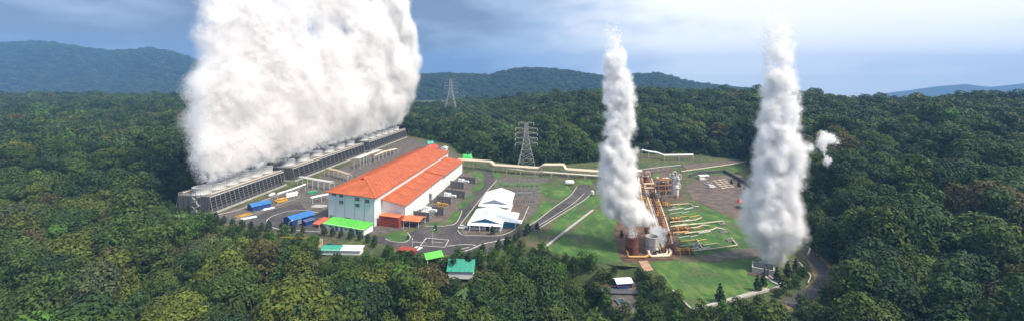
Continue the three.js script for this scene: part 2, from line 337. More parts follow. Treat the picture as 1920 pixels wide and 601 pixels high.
kerb('kerb', [[858, 432], [866, 440], [900, 442], [938, 441], [968, 428], [992, 386]]);
kerb('kerb', [[862, 422], [884, 394], [908, 364], [931, 338]]);
kerb('kerb', [[980, 430], [1006, 414], [1040, 388], [1070, 366], [1082, 350]]);
kerb('kerb', [[1002, 433], [1060, 397], [1098, 373], [1112, 358]]);
kerb('kerb', [[835, 423], [850, 421], [864, 402], [866, 394]]);
kerb('kerb', [[796, 424], [814, 424], [834, 424]]);
kerb('kerb', [[722, 448], [732, 452], [758, 454], [769, 446], [764, 436]]);
kerb('kerb', [[398, 404], [440, 395], [500, 373], [566, 349]], 0.5, 0.3);
kerb('drain_wall', [[1017, 468], [1060, 434], [1090, 411], [1112, 394]], 1.0, 0.5, 12);
kerb('drain_wall', [[1299, 583], [1345, 571], [1400, 556], [1445, 544], [1470, 537]], 0.7, 0.6, 16);
kerb('drain_wall', [[1303, 580], [1346, 567.5], [1400, 552], [1440, 541]], 0.5, 0.4, 16);
kerb('drain_wall', [[1299, 583], [1280, 565], [1262, 546]], 0.6, 0.6, 10);
kerb('drain_wall', [[1436, 520], [1450, 530], [1468, 538]], 0.9, 0.5, 8);
kerb('drain_wall', [[1440, 516], [1456, 528], [1472, 537]], 0.5, 0.5, 8);
kerb('drain_wall', [[1300, 318], [1350, 311], [1400, 303]], 0.3, 0.2, 8);
kerb('drain_wall', [[1484, 488], [1500, 494], [1510, 508], [1520, 516], [1516, 532]], 0.4, 0.5, 16);
const line = (pts, w = 0.35, n = 0) => struct('road_marking', ribbon(n ? smooth(px2(pts), n) : px2(pts), w, 0.112), M.road_paint);
line([[799, 446], [841, 449.5], [834, 463], [788, 460], [799, 446]], 0.4);
line([[838, 461], [870, 458], [888, 459], [892, 461]], 0.35, 12);
line([[862, 472], [880, 468], [905, 457], [930, 452], [950, 447], [962, 447]], 0.5, 14);
line([[862, 467], [872, 465], [880, 463]], 0.4);
line([[950, 446], [958, 450], [966, 450]], 0.4);
line([[1006, 425], [1040, 404], [1074, 382], [1096, 362]], 0.3, 12);
line([[502, 421], [500, 412], [512, 404], [540, 396], [570, 394], [598, 399]], 0.35, 20);
line([[502, 421], [516, 428], [560, 432], [600, 434]], 0.35, 16);
line([[442, 412], [470, 402], [520, 384], [562, 370]], 0.3, 8);
line([[772, 453], [800, 455]], 0.3); line([[808, 453], [830, 454.5]], 0.25);

// ------------------------------------------------------------------ cooling towers
const tCorner = V(-158.8, 0, -237.7);
function coolingTower(t0, length, cells, label) {
  const o = thing('cooling_tower', label, 'cooling tower', tCorner.clone().addScaledVector(rowDir, t0), 0, 'cooling towers in one long row');
  const W = (t, u, y) => V(rowDir.x * t + rowSide.x * u, y, rowDir.z * t + rowSide.z * u);
  const D = 19, top = 9.4, pitch = length / cells, turn = Math.atan2(-rowDir.z, rowDir.x);
  const prism = (a, b, u0, u1, y0, y1) => slab([W(a, u0, 0), W(b, u0, 0), W(b, u1, 0), W(a, u1, 0)], y0, y1);
  part('basin', prism(-0.6, length + 0.6, -2.4, D + 2.4, 0, 0.9), M.concrete, o);
  part('core', prism(0.4, length - 0.4, 3.6, D - 3.6, 0.9, top - 0.6), mottled('fill_pack', [0.06, 0.062, 0.065], [0.12, 0.12, 0.12], 14, 0.9, {}, 128, 6), o);
  part('fan_deck', prism(-0.3, length + 0.3, -0.2, D + 0.2, top - 0.6, top), M.grey_concrete, o);
  for (const e of [0, length]) for (let k = 0; k < 5; k++) part('end_panel', prism(e - 0.25 + (k % 2) * 0.08, e + 0.2 + (k % 2) * 0.08, k * D / 5 + 0.06, (k + 1) * D / 5 - 0.06, 0.9, top - 0.62), M.end_grey, o);
  // louvred faces on both long sides: slats between leaning posts
  for (const [side, u0, dir] of [['near', 1.1, -1], ['back', D - 1.1, 1]]) {
    const rows = 6, bays = cells * 3, step = length / bays;
    const slatGeo = bar(W(0.05, 0, 0), W(pitch - 0.05, 0, 0), 0.9, 0.16);
    for (let c = 0; c < cells; c++) for (let r = 0; r < rows; r++) {
      const y = 1.5 + r * 1.22, u = u0 + dir * (2.6 - r * 0.34);
      part('louver_slat', slatGeo, M.slat, o, W(c * pitch, u, y));
    }
    for (let b = 0; b <= bays; b++) part('post', bar(W(b * step, u0 + dir * 3.1, 0.9), W(b * step, u0 + dir * 1.1, top - 0.5), 0.18, 0.26), M.steel, o);
    part('top_beam', bar(W(0, u0 + dir * 1.2, top - 0.5), W(length, u0 + dir * 1.2, top - 0.5), 0.4, 0.5), M.pale, o);
    part('header_pipe', pipe([W(1.5, u0 + dir * 0.2, top + 0.55), W(length - 1.5, u0 + dir * 0.2, top + 0.55)], 0.42), M.beige, o);
    const posts = [];
    for (let b = 0; b <= bays; b += 1) posts.push(bar(W(b * step, u0 + dir * 1.2, top), W(b * step, u0 + dir * 1.2, top + 1.1), 0.08));
    part('guard_rail', merge([...posts, bar(W(0, u0 + dir * 1.2, top + 1.1), W(length, u0 + dir * 1.2, top + 1.1), 0.1), bar(W(0, u0 + dir * 1.2, top + 0.6), W(length, u0 + dir * 1.2, top + 0.6), 0.07)]), M.pale, o);
  }
  const R = Math.min(4.4, pitch * 0.43), stackGeo = new THREE.LatheGeometry([[R * 1.06, 0], [R * 0.98, 0.5], [R * 0.93, 1.4], [R * 0.94, 2.3], [R * 1.02, 3.4], [R * 0.98, 3.4], [R * 0.9, 2.3], [R * 0.9, 0.3]].map(([x, y]) => new THREE.Vector2(x, y)), 36);
  const ribs = [];
  for (let k = 0; k < 24; k++) { const a = k / 24 * 6.2832; ribs.push(bar(V(Math.cos(a) * R * 1.05, 0, Math.sin(a) * R * 1.05), V(Math.cos(a) * R * 0.965, 1.4, Math.sin(a) * R * 0.965), 0.14, 0.12), bar(V(Math.cos(a) * R * 0.965, 1.4, Math.sin(a) * R * 0.965), V(Math.cos(a) * R * 1.04, 3.3, Math.sin(a) * R * 1.04), 0.14, 0.12)); }
  const ribGeo = merge(ribs), rimGeo = new THREE.TorusGeometry(R * 1.02, 0.14, 6, 36).rotateX(Math.PI / 2).translate(0, 3.4, 0), hub = merge([new THREE.CylinderGeometry(0.7, 0.9, 0.8, 12).translate(0, 2, 0)]);
  const blade = new THREE.BoxGeometry(R * 0.8, 0.08, 0.7).rotateX(0.3).translate(R * 0.45, 2, 0);
  for (let c = 0; c < cells; c++) {
    const s = part('fan_stack', stackGeo, M.frp, o, W((c + 0.5) * pitch, D / 2, top + 0.004));
    const rb = part('rib', ribGeo, M.frp, s); rb.userData.kind = 'stuff'; part('rim', rimGeo, M.pale, s); part('fan_hub', hub, M.steel, s);
    for (let k = 0; k < 6; k++) part('fan_blade', blade, M.steel, s, V(0, 0, 0), [0, k * Math.PI / 3, 0]);
  }
  return { o, W, D, top, length };
}
{
  const a = coolingTower(0, 62.5, 6, 'dark slatted cooling tower with scaffold stair on its open end wall');
  coolingTower(73, 110, 6, 'long dark slatted cooling tower between the two other towers of its row');
  coolingTower(195, 99, 6, 'dark slatted cooling tower at the meadow end of its row');
  // stair tower on the open end
  const { o, W, top } = a, flights = [], posts = [];
  for (const u of [4.4, 7.4]) for (const t of [-4.2, -1.2]) posts.push(bar(W(t, u, 0), W(t, u, top + 1.4), 0.16));
  for (let k = 0; k < 4; k++) flights.push(bar(W(k % 2 ? -3.4 : -2, 4.5, k * 2.35), W(k % 2 ? -3.4 : -2, 7.3, (k + 1) * 2.35), 0.9, 0.14), bar(W(-4, k % 2 ? 4.6 : 7.2, (k + 1) * 2.35), W(-1.3, k % 2 ? 4.6 : 7.2, (k + 1) * 2.35), 0.8, 0.12), bar(W(-4.2, 4.4, (k + 1) * 2.35), W(-4.2, 7.4, (k + 1) * 2.35), 0.1), bar(W(-4.2, 4.4, (k + 1) * 2.35 + 1), W(-4.2, 7.4, (k + 1) * 2.35 + 1), 0.08));
  const st = part('stair_tower', merge(posts), M.slat, o); part('stair_flight', merge(flights), M.steel, st);
  for (const u of [0.4, 2, 9, 12, 15, 18.4]) part('end_brace', merge([bar(W(-0.5, u, 0.9), W(-0.5, u, top - 0.7), 0.18)]), M.slat, o);
  part('walkway_slab', slab([W(-9, -3, 0), W(-2.4, -3, 0), W(-2.4, 22, 0), W(-9, 22, 0)], 0.03, 0.35), M.concrete, o);
}

// ------------------------------------------------------------------ powerhouse
const hA = V(-92.9, 0, -229), hB = V(-66.2, 0, -218), hC = V(-49, 0, -346), hD = V(-75.7, 0, -357);
const up = (p, y) => V(p.x, y, p.z), mixp = (a, b, t) => a.clone().lerp(b, t);
{
  const o = thing('powerhouse', 'long white powerhouse hall under a wide orange hipped roof', 'building', mixp(hA, hC, 0.5));
  const L = (p) => p.clone().sub(o.position), q = (...ps) => ps.map(L);
  const e1 = hB.clone().sub(hA).normalize(), e2 = hC.clone().sub(hB).normalize(), out = V(0.955, 0, 0.297);
  const EH = 14.5;
  const wallGeo = (a, b, y0, y1, t = 0.3) => sheet(q(up(a, y0), up(b, y0), up(b, y1), up(a, y1)), t);
  const walls = { front: part('wall', wallGeo(hA, hB, 0, EH), mottled('mint_wall', [0.64, 0.72, 0.74], [0.7, 0.82, 0.78], 3, 0.75, {}, 256, 30), o), right: part('wall', wallGeo(hB, hC, 0, EH), M.white_wall, o), back: part('wall', wallGeo(hC, hD, 0, EH), M.white_wall, o), left: part('wall', wallGeo(hD, hA, 0, EH), M.white_wall, o) };
  // facade joints, windows, doors
  const N1 = V().crossVectors(e1, V(0, 1, 0)).normalize();            // outwards from the front wall
  for (const s of [0.17, 0.37, 0.58, 0.79]) part('wall_joint', bar(L(up(mixp(hA, hB, s), 0).addScaledVector(N1, 0.02)), L(up(mixp(hA, hB, s), EH).addScaledVector(N1, 0.02)), 0.16, 0.1), M.steel, o);
  part('gutter', bar(L(up(hA, EH - 0.3).addScaledVector(N1, 0.3)), L(up(hB, EH - 0.3).addScaledVector(N1, 0.3)), 0.35, 0.3), M.steel, o);
  const theta = Math.atan2(-e1.z, e1.x);
  const winGeo = rbox(2.4, 1.5, 0.16, 0, 0, 0, 0.03), mull = [], doorGeo = rbox(3.4, 2.6, 0.14, 0, 1.3, 0, 0.03);
  for (const x of [-1.2, -0.4, 0.4, 1.2]) mull.push(box(0.1, 1.6, 0.12, x, 0, 0.1));
  for (const y of [-0.78, 0, 0.78]) mull.push(box(2.5, 0.1, 0.12, 0, y, 0.1));
  const mullGeo = merge(mull);
  for (const [px, py] of [[624.6, 363], [638.6, 366], [638.6, 378], [670, 372.7], [670, 384], [688.6, 376.5]]) {
    const s = (px - 612.5) / (702 - 612.5), b = mixp(hA, hB, s), y = H - (py - YH) * -b.z / F;
    const w = part('window', winGeo, M.glass, o, L(up(b, y).addScaledVector(N1, 0.06)), [0, theta, 0]); part('frame', mullGeo, M.pale, w);
  }
  for (const s of [0.1, 0.44]) part('door', doorGeo, M.steel, o, L(up(mixp(hA, hB, s), 0).addScaledVector(N1, 0.06)), [0, theta, 0]);
  // upper hipped roof with gablets
  const ov = 1.2, a = up(hA, EH - 0.35).addScaledVector(e1, -ov).addScaledVector(e2, -ov), b = up(hB, EH - 0.35).addScaledVector(e1, ov).addScaledVector(e2, -ov), c = up(hC, EH - 0.35).addScaledVector(e1, ov).addScaledVector(e2, ov), d = up(hD, EH - 0.35).addScaledVector(e1, -ov).addScaledVector(e2, ov);
  const r1 = up(mixp(hA, hB, 0.5).addScaledVector(e2, 15), 19), r2 = up(mixp(hD, hC, 0.5).addScaledVector(e2, -11), 19);
  for (const f of [[b, c, r2, r1], [d, a, r1, r2], [a, b, r1], [c, d, r2]]) {
    const s = part('roof_slope', sheet(f.map(L), 0.25), M.orange_roof, o);
    if (f.length === 4) {
      const seams = [], nn = V().crossVectors(f[1].clone().sub(f[0]), f[2].clone().sub(f[0])).normalize().multiplyScalar(0.06);
      for (let k = 1; k < 34; k++) seams.push(bar(L(mixp(f[0], f[1], k / 34).add(nn)), L(mixp(f[3], f[2], k / 34).add(nn)), 0.09, 0.1));
      part('roof_seam', merge(seams), M.orange_roof, s);
    }
  }
  part('ridge_cap', bar(L(r1).add(V(0, 0.1, 0)), L(r2).add(V(0, 0.1, 0)), 0.6, 0.25), M.orange_roof, o);
  for (const [hipA, hipB] of [[a, r1], [b, r1], [c, r2], [d, r2]]) part('hip_cap', bar(L(hipA).add(V(0, 0.1, 0)), L(hipB).add(V(0, 0.1, 0)), 0.45, 0.22), M.orange_roof, o);
  for (const [r, dir] of [[r1, -1], [r2, 1]]) {
    const f = r.clone().addScaledVector(e2, dir * 2.2), l = f.clone().addScaledVector(e1, -2.6).setY(17.4), g = f.clone().addScaledVector(e1, 2.6).setY(17.4), t = f.clone().setY(19.6), in_ = r.clone().addScaledVector(e2, -dir * 3).setY(19.6), li = in_.clone().addScaledVector(e1, -2.6).setY(17.6), gi = in_.clone().addScaledVector(e1, 2.6).setY(17.6);
    const gb = part('gablet', merge([sheet(q(...(dir < 0 ? [l, t, in_, li] : [li, in_, t, l])), 0.2), sheet(q(...(dir < 0 ? [t, g, gi, in_] : [in_, gi, g, t])), 0.2)]), M.orange_roof, o);
    part('gablet_vent', faces([q(l.clone().addScaledVector(e2, -dir * 0.4).setY(16.8), g.clone().addScaledVector(e2, -dir * 0.4).setY(16.8), t.clone().addScaledVector(e2, -dir * 0.4).setY(19.35))]), M.rust, gb);
  }
  // annex with its lower roof in panels
  const w0 = 8, len = hB.distanceTo(hC), A0 = hB.clone().addScaledVector(e2, w0), A1 = hB.clone().addScaledVector(e2, len - 6), W = 13.2, B0 = A0.clone().addScaledVector(out, W), B1 = A1.clone().addScaledVector(out, W), AH = 9.5, AT = 11.5;
  part('annex_wall', sheet(q(up(A0, 0).addScaledVector(out, 0.02), up(B0, 0), up(B0, AH), up(A0, AT - 0.2).addScaledVector(out, 0.02)), 0.3), M.white_wall, o);
  part('annex_wall', wallGeo(B0, B1, 0, AH), M.white_wall, o);
  part('annex_wall', sheet(q(up(B1, 0), up(A1, 0).addScaledVector(out, 0.02), up(A1, AT - 0.2).addScaledVector(out, 0.02), up(B1, AH)), 0.3), M.white_wall, o);
  for (let k = 0; k <= 20; k++) part('pilaster', bar(L(up(mixp(B0, B1, k / 20), 0).addScaledVector(out, 0.1)), L(up(mixp(B0, B1, k / 20), AH - 0.3).addScaledVector(out, 0.1)), 0.32, 0.22), M.white_wall, o);
  part('clerestory_band', bar(L(up(hB, 12.6).addScaledVector(out, 0.2)), L(up(hC, 12.6).addScaledVector(out, 0.2)), 0.24, 0.7), M.white, o);
  const n = 9;
  for (let k = 0; k < n; k++) {
    const s0 = k / n + 0.0012, s1 = (k + 1) / n - 0.0012, lift = k < 5 ? 0 : 0.22;
    const T0 = up(mixp(A0, A1, s0).addScaledVector(e2, k ? 0 : -1.4), AT + lift).addScaledVector(out, 0.25), T1 = up(mixp(A0, A1, s1), AT + lift).addScaledVector(out, 0.25), E1 = up(mixp(B0, B1, s1), AH + lift - 0.15).addScaledVector(out, k < 5 ? 1 : 1.8), E0 = up(mixp(B0, B1, s0).addScaledVector(e2, k ? 0 : -1.4), AH + lift - 0.15).addScaledVector(out, k < 5 ? 1 : 1.8);
    part('roof_panel', sheet(q(E0, E1, T1, T0), 0.22), M.orange_roof, o);
  }
  for (let k = 0; k < 3; k++) { // wall ducts
    const s = 0.33 + k * 0.013, p = up(mixp(B0, B1, s), 5.6);
    part('wall_duct', pipe([L(p), L(p.clone().addScaledVector(out, 2.2)), L(p.clone().addScaledVector(out, 2.2).setY(3.4))], 0.75, 1.2, 10), M.white, o);
  }
  part('louvre_panel', wallGeo(mixp(B0, B1, 0.35).addScaledVector(out, 0.14), mixp(B0, B1, 0.37).addScaledVector(out, 0.14), 6, 9), M.pale, o);
}
// sheds and small buildings -------------------------------------------------
function shed(name, label, category, at, turn, l, w, h, rise, wallM, roofM, opt = {}) {   // ridge along local x
  const o = thing(name, label, category, at, turn, opt.group), ov = opt.over ?? 0.5, hl = l / 2, hw = w / 2;
  if (!opt.open) {
    for (const s of [-1, 1]) {
      part('wall', box(l, h, 0.2, 0, h / 2, s * (hw - 0.1)), wallM, o);
      const wl = part('wall', box(0.2, h, w - 0.42, s * (hl - 0.1), h / 2, 0), wallM, o);
      if (rise && !opt.lean) part('gable', sheet(s > 0 ? [V(s * (hl - 0.02), h, hw), V(s * (hl - 0.02), h, -hw), V(s * (hl - 0.02), h + rise, 0)] : [V(s * (hl - 0.02), h, -hw), V(s * (hl - 0.02), h, hw), V(s * (hl - 0.02), h + rise, 0)], 0.16), opt.gableM ?? wallM, wl);
    }
  } else for (const [x, z] of opt.posts ?? [[-1, -1], [1, -1], [1, 1], [-1, 1]]) part('post', box(0.28, h, 0.28, x * (hl - 0.3), h / 2, z * (hw - 0.3)), opt.postM ?? M.pale, o);
  const k = rise / hw, y0 = h - ov * k + 0.05;
  if (opt.lean) part('roof_slope', sheet([V(-hl - ov, y0, hw + ov), V(hl + ov, y0, hw + ov), V(hl + ov, h + rise, -hw - ov), V(-hl - ov, h + rise, -hw - ov)], 0.14), roofM, o);
  else for (const s of [-1, 1]) {
    const f = [V(-hl - ov, y0, s * (hw + ov)), V(hl + ov, y0, s * (hw + ov)), V(hl + ov, h + rise + 0.05, 0), V(-hl - ov, h + rise + 0.05, 0)];
    const r = part('roof_slope', sheet(s > 0 ? f : [f[1], f[0], f[3], f[2]], 0.14), roofM, o);
    const seams = [], m = Math.max(3, Math.round(l / 1.6));
    for (let i = 1; i < m; i++) { const x = lerp(-hl, hl, i / m); seams.push(bar(V(x, y0 + 0.05, s * (hw + ov)), V(x, h + rise + 0.1, s * 0.1), 0.07, 0.08)); }
    part('roof_seam', merge(seams), roofM, r);
  }
  for (const [x, wd, hd, face, mm] of opt.doors ?? []) part('door', rbox(wd, hd, 0.12, x, hd / 2, face * (hw + 0.02), 0.02), mm ?? M.deep_blue, o);
  for (const [x, y, wd, hd, face] of opt.windows ?? []) { const wn = part('window', rbox(wd, hd, 0.1, x, y, face * (hw + 0.02), 0.02), M.glass, o); part('frame', merge([box(wd + 0.16, 0.1, 0.1, x, y - hd / 2, face * (hw + 0.07)), box(wd + 0.16, 0.1, 0.1, x, y + hd / 2, face * (hw + 0.07)), box(0.08, hd, 0.1, x, y, face * (hw + 0.07))]), M.white, wn); }
  return o;
}
const T1 = Math.atan2(-11, 26.7), T2 = Math.atan2(128, 17.2);
shed('blue_shed', 'bright blue metal shed on the asphalt yard with a small annex beside it', 'shed', P(560, 415), T2 - 0.45, 11.5, 7.5, 2.9, 1.3, M.deep_blue, M.blue, { doors: [[-2, 2, 2.2, 1, M.steel]] });
shed('blue_hut', 'small dark blue hut against the side of the bigger blue shed', 'hut', P(577, 420), T2 - 0.45, 4.4, 3.4, 2.2, 0.5, M.deep_blue, mat('slate_blue', rgb(0.07, 0.09, 0.2), 0.5));
shed('blue_shed', 'blue metal shed on dry grass below the louvred tower face', 'shed', P(485, 390), T2 - 0.5, 9.5, 6, 2.6, 1.1, M.deep_blue, M.blue);
shed('lean_to_store', 'long low white store with bright green roof below the powerhouse gable', 'store', P(652, 430), T1, 24, 6.2, 2.6, 1.2, M.white_wall, M.green, { lean: true, doors: [[-4, 1.6, 2, 1, M.blue_trim], [-1, 1.2, 2, 1], [4, 1.6, 2, 1, M.blue_trim], [8, 1.2, 2, 1]], windows: [[-8, 1.5, 1.6, 0.8, 1], [1.6, 1.5, 1.6, 0.8, 1], [10.5, 1.5, 1.4, 0.8, 1]] });
shed('awning', 'coral red awning at the end of the green roofed store', 'awning', P(602, 423), T1 - 0.1, 3.6, 5.6, 2, 1.2, M.white_wall, M.coral, { lean: true, open: true });
shed('container_block', 'rust red container with worn orange top beside the powerhouse corner', 'container', P(734, 422), T1 + 0.06, 11, 5, 5, 0.25, M.red, M.orange_worn, { over: 0.15, doors: [[3, 1.2, 2.2, 1, M.rust]] });
shed('canopy', 'worn orange canopy on white posts beside the red container', 'canopy', P(774, 421), T1 + 0.12, 10, 7.5, 3.3, 0.8, M.white, M.orange_worn, { open: true, posts: [[-1, -1], [1, -1], [1, 1], [-1, 1], [0, 1]] });
shed('low_shed', 'long low hut with teal half roof and white half roof on the grass', 'hut', P(640, 474), -0.06, 8.5, 3.6, 2, 0.5, M.white_wall, M.white_roof, { lean: true }).position.add(V(4, 0, 0));
shed('low_shed', 'teal roofed hut joined to the white roofed hut on the grass', 'hut', P(621, 474), -0.06, 7.5, 3.6, 2, 0.5, M.white_wall, M.teal, { lean: true });
shed('green_pavilion', 'bright green pyramid roof pavilion at the edge of the plant road', 'pavilion', P(811, 488).setY(-2.4), 0.5, 6.2, 5, 4.6, 1.3, M.white, M.green, { open: true });
shed('teal_roof_house', 'teal roofed house among trees at the edge of the plant road', 'house', P(866, 492).setY(-4.6), -0.05, 9.6, 7.6, 3.2, 2.8, M.white_wall, M.teal, {});
shed('white_roof_hut', 'blue hut with white split roof in the dark clearing', 'hut', P(1168, 536, -4), 0.15, 5.4, 4, 2.2, 0.7, M.deep_blue, M.white_roof);
{ // office
  const o = thing('office_building', 'white roofed office with blue gables on a brown plot inside the road bend', 'building', P(918, 424));
  const L = (x, y, d) => V(x, y, -d).sub(o.position), e = V(2.6, 0, -23.5).normalize(), s = V(0.99, 0, 0.14);
  const block = (fx, fd, w, len, h, rise, blue, ov) => {
    const f0 = V(fx, 0, -fd), f1 = f0.clone().addScaledVector(s, w), b0 = f0.clone().addScaledVector(e, len), b1 = f1.clone().addScaledVector(e, len), R = (p, y) => up(p, y).sub(o.position);
    for (const [p, q] of [[f0, f1], [f1, b1], [b1, b0], [b0, f0]]) part('wall', sheet([R(p, 0), R(q, 0), R(q, h), R(p, h)], 0.25), M.white_wall, o);
    const m0 = mixp(f0, f1, 0.5), m1 = mixp(b0, b1, 0.5);
    part('gable', sheet([R(f0, h), R(f1, h), R(m0, h + rise - 0.1)].map((p) => p.addScaledVector(e, -0.05)), 0.2), blue, o);
    part('gable', sheet([R(b1, h), R(b0, h), R(m1, h + rise - 0.1)], 0.2), blue, o);
    const q = (p, k, y) => R(p, y).addScaledVector(s, k);
    const A = [q(f0, -ov, h - 0.2).addScaledVector(e, -ov), q(m0, 0, h + rise).addScaledVector(e, -ov), q(m1, 0, h + rise).addScaledVector(e, ov), q(b0, -ov, h - 0.2).addScaledVector(e, ov)];
    const B = [q(m0, 0, h + rise).addScaledVector(e, -ov), q(f1, ov, h - 0.2).addScaledVector(e, -ov), q(b1, ov, h - 0.2).addScaledVector(e, ov), q(m1, 0, h + rise).addScaledVector(e, ov)];
    for (const f of [A, B]) {
      const r = part('roof_slope', sheet(f, 0.16), M.white_roof, o), seams = [];
      for (let i = 1; i < 14; i++) seams.push(bar(mixp(f[0], f[3], i / 14).add(V(0, 0.06, 0)), mixp(f[1], f[2], i / 14).add(V(0, 0.06, 0)), 0.06, 0.07));
      part('roof_seam', merge(seams), M.white_roof, r);
    }
    // eave canopy across the front
    part('front_canopy', sheet([R(f0, h - 0.9).addScaledVector(e, -2.2).addScaledVector(s, -0.8), R(f1, h - 0.9).addScaledVector(e, -2.2).addScaledVector(s, 0.8), R(f1, h - 0.1).addScaledVector(s, 0.8).addScaledVector(e, -0.06), R(f0, h - 0.1).addScaledVector(s, -0.8).addScaledVector(e, -0.06)], 0.12), M.white_roof, o);
    return { f0, f1, R };
  };
  const f = block(-20, 214, 15.2, 21.5, 3.7, 2.2, M.blue_trim, 0.8);
  block(-16.4, 236, 15, 23, 6.3, 2.4, mat('grey_gable', rgb(0.3, 0.36, 0.4), 0.6), 0.8);
  for (const t of [0.08, 0.22, 0.36, 0.8, 0.92]) { const w = part('window', box(1.5, 1.2, 0.1), M.glass, o, f.R(mixp(f.f0, f.f1, t), 1.7).addScaledVector(e, -0.05), [0, -0.14, 0]); part('frame', merge([box(1.66, 0.1, 0.1, 0, 0.6, 0.06), box(1.66, 0.1, 0.1, 0, -0.6, 0.06), box(0.08, 1.2, 0.1, 0, 0, 0.06)]), M.white, w); }
  part('door', box(2, 2.3, 0.12), M.glass, o, f.R(mixp(f.f0, f.f1, 0.58), 1.2).addScaledVector(e, -0.05), [0, -0.14, 0]);
  for (const t of [0.02, 0.34, 0.66, 0.98]) part('column', box(0.22, 2.9, 0.22), M.white, o, f.R(mixp(f.f0, f.f1, t), 1.45).addScaledVector(e, -2), [0, 0, 0]);
  // side wing with lean-to roof
  const g0 = f.f1.clone().addScaledVector(e, 5), g1 = g0.clone().addScaledVector(s, 6), g2 = g1.clone().addScaledVector(e, 15), g3 = g0.clone().addScaledVector(e, 15), R = f.R;
  for (const [p, q] of [[g0, g1], [g1, g2], [g2, g3]]) part('wing_wall', sheet([R(p, 0), R(q, 0), R(q, 2.7), R(p, 2.7)], 0.2), p === g0 ? M.blue_trim : M.white_wall, o);
  part('wing_roof', sheet([R(g0, 3.45).addScaledVector(e, -0.8).addScaledVector(s, 0.1), R(g1, 2.8).addScaledVector(e, -0.8).addScaledVector(s, 0.7), R(g2, 2.8).addScaledVector(s, 0.7), R(g3, 3.45).addScaledVector(s, 0.1)], 0.16), M.white_roof, o);
  part('side_canopy', sheet([R(g1, 2.2).addScaledVector(s, 0.1).addScaledVector(e, 1), R(g1, 2.0).addScaledVector(s, 3).addScaledVector(e, 1), R(g1, 2.0).addScaledVector(s, 3).addScaledVector(e, 6), R(g1, 2.2).addScaledVector(s, 0.1).addScaledVector(e, 6)], 0.12), M.white_roof, o);
}
// ------------------------------------------------------------------ forest
function crownGeometry(lobes, leaves, size, spread, seed) {   // lobes: [x, y, z, radius]; leaf faces over the skins of the lobes
  seedState = seed;
  const pos = [], nor = [], col = [], idx = [], total = lobes.reduce((s, l) => s + l[3] * l[3], 0);
  const tint = lobes.map(() => 0.68 + 0.64 * rnd());
  for (let k = 0, tries = 0; k < leaves && tries < leaves * 8; tries++) {
    let r = rnd() * total, li = 0;
    while (li < lobes.length - 1 && (r -= lobes[li][3] ** 2) > 0) li++;
    const [lx, ly, lz, lr] = lobes[li];
    const cy = rr(-0.55, 1), a = rr(0, 2 * Math.PI), s = Math.sqrt(1 - cy * cy), n = V(s * Math.cos(a), cy, s * Math.sin(a));
    const rad = lr * (rnd() < 0.22 ? rr(0.5, 0.85) : rr(0.84, 1.1)), p = V(lx + n.x * rad, ly + n.y * rad * 0.8, lz + n.z * rad);
    if (lobes.some((o, i) => i !== li && (p.x - o[0]) ** 2 + ((p.y - o[1]) / 0.8) ** 2 + (p.z - o[2]) ** 2 < (o[3] * 0.74) ** 2)) continue;
    const q = n.clone().add(V(rr(-1, 1), rr(-0.5, 1), rr(-1, 1)).multiplyScalar(spread)).normalize();
    const t = V(rr(-1, 1), rr(-1, 1), rr(-1, 1)).cross(q).normalize(), u = V().crossVectors(q, t), w = size * rr(0.6, 1.35), l = w * rr(0.9, 1.5), c = tint[li] * rr(0.72, 1.3), warm = rr(0.88, 1.14), o = pos.length / 3;
    for (const [du, dt] of [[-l, 0], [0, -w * 0.75], [l, 0], [0, w * 0.75]]) {
      pos.push(p.x + t.x * dt + u.x * du, p.y + t.y * dt + u.y * du - (du ? 0.12 * l : 0), p.z + t.z * dt + u.z * du);
      nor.push(q.x, q.y, q.z); col.push(c * warm, c, c * 0.95);
    }
    idx.push(o, o + 2, o + 1, o, o + 3, o + 2);
    k++;
  }
  const g = new THREE.BufferGeometry();
  g.setAttribute('position', new THREE.Float32BufferAttribute(pos, 3)); g.setAttribute('normal', new THREE.Float32BufferAttribute(nor, 3)); g.setAttribute('color', new THREE.Float32BufferAttribute(col, 3)); g.setIndex(idx);
  return g;
}
function domeLobes(n, R, h0, h1, lr, seed, flat = 1) {        // a crown of radius R between heights h0 and h1
  seedState = seed;
  const out = [];
  for (let k = 0; k < n; k++) {
    if (!k) lr *= 1.18;
    const f = (k + 0.5) / n, r = R * Math.sqrt(f) * rr(0.8, 1.08) * 0.86, a = k * 2.39996 + rr(-0.35, 0.35);
    const y = lerp(h1, h0, Math.pow(f, 1.5) * flat) - lr * rr(0.5, 1.1) + rr(-0.5, 0.5);
    out.push([r * Math.cos(a), y, r * Math.sin(a), lr * rr(0.72, 1.25)]);
  }
  for (let k = 0; k < 4; k++) out.push([rr(-0.35, 0.35) * R, lerp(h0, h1, 0.35), rr(-0.35, 0.35) * R, R * 0.5]);
  return out;
}
function trunkGeometry(h, r, limbs, reach, seed) {
  seedState = seed;
  const list = [rod(V(0, -2.5, 0), V(0.15, h * 0.55, 0.1), r * 1.25, r * 0.8, 7), rod(V(0.15, h * 0.55, 0.1), V(-0.2, h * 0.8, 0.2), r * 0.8, r * 0.4, 6)];
  for (let i = 0; i < limbs; i++) { const a = i / limbs * 6.28 + rr(-0.4, 0.4); list.push(rod(V(0.1, h * rr(0.42, 0.6), 0.1), V(Math.cos(a) * reach, h * rr(0.75, 0.9), Math.sin(a) * reach), r * 0.45, r * 0.15, 5)); }
  return merge(list);
}
const bark = mottled('bark', [0.09, 0.075, 0.055], [0.2, 0.18, 0.15], 20, 0.95, {}, 64, 4);
